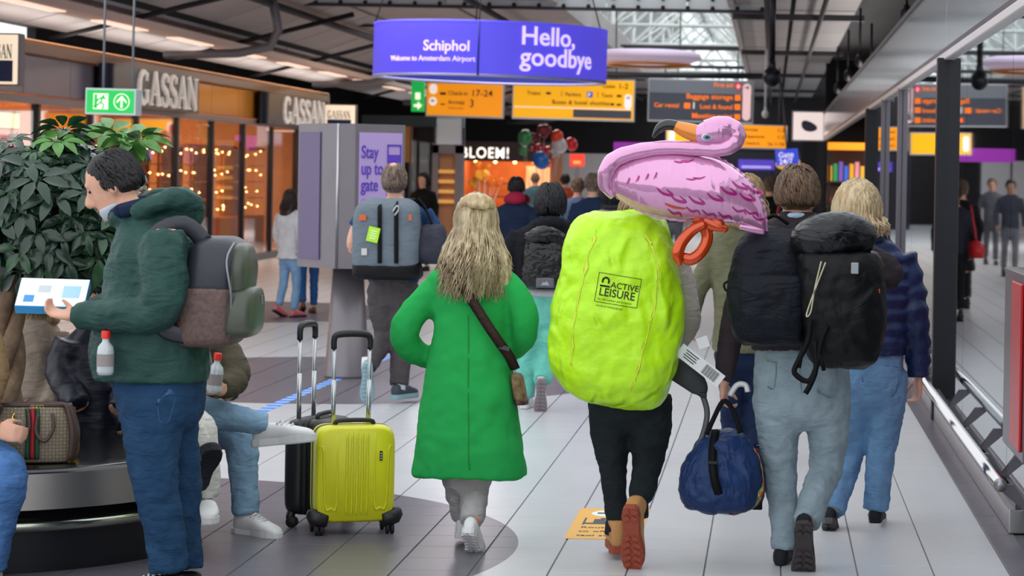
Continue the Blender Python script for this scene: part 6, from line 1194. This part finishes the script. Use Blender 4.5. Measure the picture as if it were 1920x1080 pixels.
seated('seated person in a beige coat beside the tree trunk', 65, 12.0,
    [(810, 18, 128, .16, 0), (740, 22, 122, .16, 0), (660, 28, 112, .16, 0), (610, 36, 106, .13, 0), (592, 55, 92, .07, 0)], [([(40, 630, 0), (25, 700, -.05), (50, 760, -.15)], [.08, .075, .05]), ([(102, 630, 0), (118, 700, -.05), (95, 760, -.15)], [.08, .075, .05])],
    [([(50, 815, 0), (45, 815, -.1)], [.1, .09]), ([(95, 815, 0), (95, 815, -.1)], [.1, .09])], fabric('coat_beige', '#a8988a'), fabric('trouser_sand', '#8b7a66'), hair_lb, (75, 545, .05), 0, drop=.1)
seated('seated person in blue jeans at the left edge holding the monogram handbag', -70, 10.35,
    [(850, -130, -15, .16, .35), (780, -128, -18, .16, .35), (690, -130, -12, .16, .35), (620, -125, -18, .16, .35), (585, -100, -40, .08, .35)], [([(-30, 630, .3), (-12, 700, .2), (-30, 770, .0), (-8, 808, -.05)], [.075, .07, .055, .042]), ([(-120, 630, .3), (-140, 720, .2), (-110, 790, .0)], [.075, .07, .045])],
    [([(-45, 855, .3), (-10, 868, .1), (14, 893, -.14), (5, 950, -.12), (-12, 1030, -.1), (-16, 1065, -.08)], [.1, .1, .09, .08, .07, .068]), ([(-110, 855, .3), (-90, 870, .0), (-75, 885, -.12), (-80, 1000, -.1), (-80, 1065, -.08)], [.1, .095, .085, .075, .068])],
    fabric('coat_tan', '#7d6548'), fabric('jean_blue', '#4a72a8', .85, .3, 200, .14), hair_brown, (-70, 535, .4), R(180), [(0, (1, -.1, -.1), (0, .3, 1), (.0, 1, -.2), .9)], [(0, R(180), 0, wht_up, white_r, 'sneaker'), (1, R(180), 0, wht_up, white_r, 'sneaker')])
# ---------------------------------------------------------------- monogram handbag on the bench
def monogram():
    m = bpy.data.materials.new('monogram'); m.use_nodes = True; nt = m.node_tree; b = nt.nodes['Principled BSDF']; tc = nt.nodes.new('ShaderNodeTexCoord'); mp = nt.nodes.new('ShaderNodeMapping'); mp.inputs['Rotation'].default_value = (0, R(45), 0); mp.inputs['Scale'].default_value = (1, .01, 1)
    v = nt.nodes.new('ShaderNodeTexVoronoi'); v.inputs['Scale'].default_value = 48; v.inputs['Randomness'].default_value = .0; v.feature = 'F1'
    r = nt.nodes.new('ShaderNodeValToRGB'); r.color_ramp.interpolation = 'CONSTANT'; e = r.color_ramp.elements; e[0].color = lin('#8d8270'); e[1].color = lin('#5d4c3a'); e[1].position = .36; e2 = e.new(.5); e2.color = lin('#9a8e7a'); e3 = e.new(.15); e3.color = lin('#66543e'); e4 = e.new(.24); e4.color = lin('#9a8e7a')
    nt.links.new(tc.outputs['Object'], mp.inputs[0]); nt.links.new(mp.outputs[0], v.inputs['Vector']); nt.links.new(v.outputs['Distance'], r.inputs[0]); nt.links.new(r.outputs[0], b.inputs['Base Color']); b.inputs['Roughness'].default_value = .55; return m
hbD = 10.62; t = thing('handbag', 'beige monogram handbag with green and red stripe standing on the bench', 'handbag', W(62, 866, hbD)); t.location.z = .452; t.rotation_euler.z = R(14)
wv = .325; q = MB(); q.zloft([(0, 0, .004, .145, .07), (0, 0, .02, .155, .078), (0, 0, .12, .16, .075), (0, 0, .2, .15, .055), (-.01, 0, .245, .135, .03)], 40, 4, 3); hb2 = q.build('bag_body', monogram(), t)
lea = M('leather_taupe', '#4a3630', .45)
q = MB(); q.zloft([(0, 0, .24, .14, .034), (-.005, 0, .252, .14, .034), (-.01, 0, .258, .13, .025)], 32, 4, 2); q.build('top_trim', lea, t)
for sx in (-1, 1): q = MB(); q.limb([(sx * .152, -.0, .01), (sx * .165, 0, .12), (sx * .152, 0, .2), (sx * .138, 0, .25)], [.028, .03, .026, .02], 8, ref=(0, 1, 0), k=4, flat=2.1); q.build('side_trim', lea, t)
for dx, w_, hx_ in ((-.02, .018, '#24523a'), (0, .018, '#b0202a'), (.02, .018, '#24523a')):
    q = MB(); q.limb([(dx + .0, -.066, .02), (dx, -.088, .03), (dx, -.083, .12), (dx, -.066, .19), (dx - .005, -.042, .235)], [w_ * .55] * 5, 4, ref=(0, 1, 0), flat=.18, e=8, k=5); q.build('stripe', M('stripe' + hx_[1:], hx_, .7), t)
for dx in (-.05, .05): q = MB(); q.limb([(dx - .03, -.07, .21), (dx - .035, -.1, .14), (dx + .0, -.115, .1), (dx + .035, -.1, .15), (dx + .03, -.065, .215)], [.0075] * 5, 8, k=5); q.build('handle', lea, t)
q = MB(); q.limb([(-.075, -.075, .22), (-.085, -.095, .2), (-.068, -.1, .185), (-.082, -.1, .165), (-.074, -.1, .15)], [.005] * 5, 8, k=3); q.build('gold_clasp', M('gold', '#d8b868', .25, .9), t)
text('GUCCI', .022, (-.012, -.06, .238), MATS['gold'], t, ext=.001, sx=.8)
c = W(139, 838, 10.9); c.z = .452; t = thing('snack_wrapper', 'crumpled gold foil wrapper beside the handbag', 'wrapper', c)
q = MB(); q.zloft([(0, 0, .0, .02, .015), (0, 0, .03, .024, .02), (.002, 0, .07, .02, .014), (.004, 0, .088, .024, .003)], 14, 2, 2); q.build('foil', M('foil_gold', '#d8a01c', .25, .7), t, folds=((.015, .02, 'CLOUDS'),))
# ---------------------------------------------------------------- suitcases
def suitcase(label, loc, rz, shellm, w_, d_, h_, hz, tube_m, logo=True):
    t = thing('suitcase', label, 'suitcase', loc, rz); z0 = .055; tex_w = w_ / 2
    def shell(y0, y1, m_, nm, bulge):
        q = MB(); secs = []
        for k, s_ in ((0, 1.0), (.35, 1.0), (.7, .985), (.9, .95), (1, .9)):
            y = y0 + (y1 - y0) * k; secs.append((Vector((0, y, z0 + h_ / 2)), Vector((w_ / 2 * s_, 0, 0)), Vector((0, 0, h_ / 2 * (1 - (1 - s_) * .75))), 7))
        q.loft(secs, 64); return q.build(nm, m_, t)
    fr_ = shell(-.012, -d_ / 2, shellm, 'front_shell', .01); shell(.012, d_ / 2, shellm, 'rear_shell', .01)
    q = MB(); q.loft([(Vector((0, y, z0 + h_ / 2)), Vector((w_ / 2 * 1.004, 0, 0)), Vector((0, 0, h_ / 2 * 1.004)), 7) for y in (-.014, .014)], 64); q.build('zip_band', M('zip_black', '#17181b', .6), t)
    yf = -d_ / 2
    for k in range(5): x = -.02 + .024 * (k - 1); q = MB(); q.limb([(x, yf + .004, z0 + h_ * .12), (x, yf - .004, z0 + h_ * .15), (x, yf - .004, z0 + h_ * .86), (x, yf + .006, z0 + h_ * .93)], [.006] * 4, 8, k=2); q.build('rib', shellm, fr_)
    for sx in (-1, 1):
        x = sx * w_ * .3; q = MB(); q.limb([(x - sx * .025, yf + .003, z0 + h_ * .92), (x - sx * .025, yf - .002, z0 + h_ * .2), (x, yf - .002, z0 + h_ * .16), (x + sx * .03, yf - .002, z0 + h_ * .19), (x + sx * .04, yf - .002, z0 + h_ * .74), (x + sx * .06, yf + .006, z0 + h_ * .78)], [.005] * 6, 8, k=3); q.build('groove', shellm, fr_)
        q = MB(); q.limb([(sx * w_ * .5, yf + .03, z0 + .06), (sx * w_ * .49, yf + .012, z0 + .03), (sx * w_ * .34, yf + .01, z0 + .015)], [.03, .04, .03], 12, flat=.75, k=3); q.build('corner_guard', M('guard_black', '#161618', .45), t)
        for sy in (-1, 1):
            wx, wy = sx * w_ * .4, sy * d_ * .36; q = MB(); q.limb([(wx, wy, .07), (wx + sx * .01, wy, .045), (wx + sx * .015, wy - .01, .03)], [.022, .022, .014], 10); fk = q.build('caster', MATS['guard_black'], t); 
            for o_ in (-.011, .011): q = MB(); q.limb([(wx + sx * .015 + o_ - .007, wy - .012, .026), (wx + sx * .015 + o_ + .007, wy - .012, .026)], [.026, .026], 18, k=1); q.build('wheel', black_r, fk)
    q = MB(); q.limb([(-.09, -.03, z0 + h_ - .004), (-.075, -.03, z0 + h_ + .018), (.075, -.03, z0 + h_ + .018), (.09, -.03, z0 + h_ - .004)], [.01, .011, .011, .01], 10, k=4); q.build('carry_handle', MATS['guard_black'], t)
    for sx in (-1, 1):
        MB().limb([(sx * .085, d_ * .34, z0 + h_ - .05), (sx * .085, d_ * .34, z0 + h_ + (hz - h_) * .42)], [.0115, .0115], 12, k=1).build('handle_tube', tube_m, t); MB().limb([(sx * .085, d_ * .34, z0 + h_ + .0), (sx * .085, d_ * .34, hz - .05)], [.0092, .0092], 12, k=1).build('handle_tube', tube_m, t)
    q = MB(); q.limb([(-.087, d_ * .34, hz - .08), (-.087, d_ * .34, hz - .035), (-.07, d_ * .34, hz - .012), (0, d_ * .34, hz - .006), (.07, d_ * .34, hz - .012), (.087, d_ * .34, hz - .035), (.087, d_ * .34, hz - .08)], [.0145, .015, .017, .018, .017, .015, .0145], 12, k=4); q.build('grip', MATS['guard_black'], t)
    if logo:
        MB().b2((w_ * .29, yf - .006, z0 + h_ * .64), (w_ * .325, yf + .01, z0 + h_ * .74)).build('badge', M('badge_black', '#1a1a1a', .4), fr_, smooth=False, bevel=.002); q = MB()
        for k in range(3): q.b2((w_ * .297, yf - .0075, z0 + h_ * (.655 + .027 * k)), (w_ * .318, yf - .006, z0 + h_ * (.668 + .027 * k)))
        q.build('badge_mark', M('badge_silver', '#b9b9b4', .3, .6), fr_, smooth=False)
    return t
ysh = M('shell_yellow', '#dbd91c', .38, 0, bump=.12, bs=300, coat=.1)
c = ground(660, 1003); suitcase('bright yellow hard-shell cabin suitcase with raised silver handle', (c.x - .02, c.y + .1, 0), R(19), ysh, .385, .21, .465, .955, M('tube_silver', '#b5b8bc', .25, .9))
suitcase('black cabin suitcase standing right behind the yellow one', (W(596, 980, 12.05).x, 12.05, 0), R(76), M('shell_black', '#1c1d20', .45), .36, .21, .47, .985, MATS['tube_silver'], False)
# ---------------------------------------------------------------- people further away
lj = fabric('jean_light_far', '#7fa3c8'); dj = fabric('jean_far', '#2f5c96'); ink = fabric('coat_ink', '#1c2740'); blk = fabric('coat_black', '#17171a')
generic('girl in a white hooded jacket and light jeans beside the pylon', 541, 28.5, 1.48, fabric('white_hoodie', '#d6d4d8'), lj, hairmat('darkbrown', '#2a1a18', '#42302c'), rz=R(-35), style='long', drop=.16, coat=.06, shoe=M('shoe_pink', '#d06a74', .6), phase=.06)
generic('person in blue jeans and brown boots half hidden behind the pylon', 578, 29.3, 1.5, fabric('coat_pale', '#c5c2c6'), dj, hair_brown, rz=R(20), shoe=M('boot_brown', '#7a3c22', .5), phase=.08)
Pk = generic('walker in a dark navy coat with a crimson scarf', 965, 26, 1.68, ink, dj, hair_black, coat=.1)
MB().limb([Vector((-.09, .03, 1.44)), Vector((0, -.1, 1.46)), Vector((.1, .03, 1.44)), Vector((0, .11, 1.42)), Vector((-.09, .03, 1.44))], [.05, .07, .05, .05, .05], 12).build('scarf', fabric('scarf_crimson', '#9c2340'), Pk.root)
generic('man in a dark blue jacket walking just left of the flamingo\'s curved neck', 1108, 27, 1.73, fabric('jacket_blue_far', '#22324f'), dj, hair_grey)
generic('person in grey-blue jacket beyond the black hoodie', 1080, 33, 1.66, fabric('jacket_greyblue', '#5a6f8c'), dj, hair_brown)
generic('dark-haired woman in a beige top just left of the flamingo', 1144, 25, 1.64, fabric('top_beige', '#c4b4a8'), dj, hair_black, style='long', drop=.08)
generic('woman in black standing by the poster stand', 790, 42, 1.68, blk, blk, hair_black, rz=R(160), style='long', drop=.1, phase=0)
generic('distant walker in an orange-red jacket under the foil balloons', 1056, 46, 1.7, fabric('jacket_rust', '#a8482a'), dj, hair_black)
generic('distant walker in teal left of the white wall panel', 1000, 50, 1.7, fabric('jacket_teal', '#3d5c66'), dj, hair_brown)
generic('distant walker in charcoal right of the crimson scarf', 1128, 48, 1.68, fabric('jacket_char', '#3a3c44'), blk, hair_lb)
# walkers hidden by the group, seen mirrored in the glass
generic('man in a grey suit mirrored in the glass partition', 0, 50, 1.76, fabric('suit_grey', '#5d6068'), fabric('suit_leg', '#55585f'), hair_brown, rz=R(180), x=-1.95)
generic('walker in dark grey mirrored next to the suited man', 0, 44, 1.74, fabric('top_grey', '#4a4f5c'), fabric('leg_grey', '#7a7d86'), hair_black, rz=R(180), x=-1.75)
generic('walker in black mirrored behind the puffer jacket', 0, 33, 1.72, blk, blk, hair_brown, coat=.35, x=-.02)
Pr = generic('walker with a red shoulder bag mirrored beside the black post', 0, 30, 1.66, fabric('top_ink', '#2a2a36'), blk, hair_black, x=.3)
q = MB(); q.zloft([(-.28, 0, .78, .08, .16), (-.28, 0, .86, .1, .2), (-.27, 0, .96, .08, .16), (-.26, 0, .99, .03, .08)], 18, 2.6, 3); t = thing('red_bag', 'red shoulder bag mirrored in the glass beside the black post', 'bag', Pr.o); q.build('bag_body', M('bag_red', '#c81420', .5), t); q = MB(); q.limb([(-.27, -.1, .97), (-.2, 0, 1.42), (-.27, .1, .97)], [.012] * 3, 8, k=5); q.build('strap', MATS['bag_red'], t)
finish_texts()
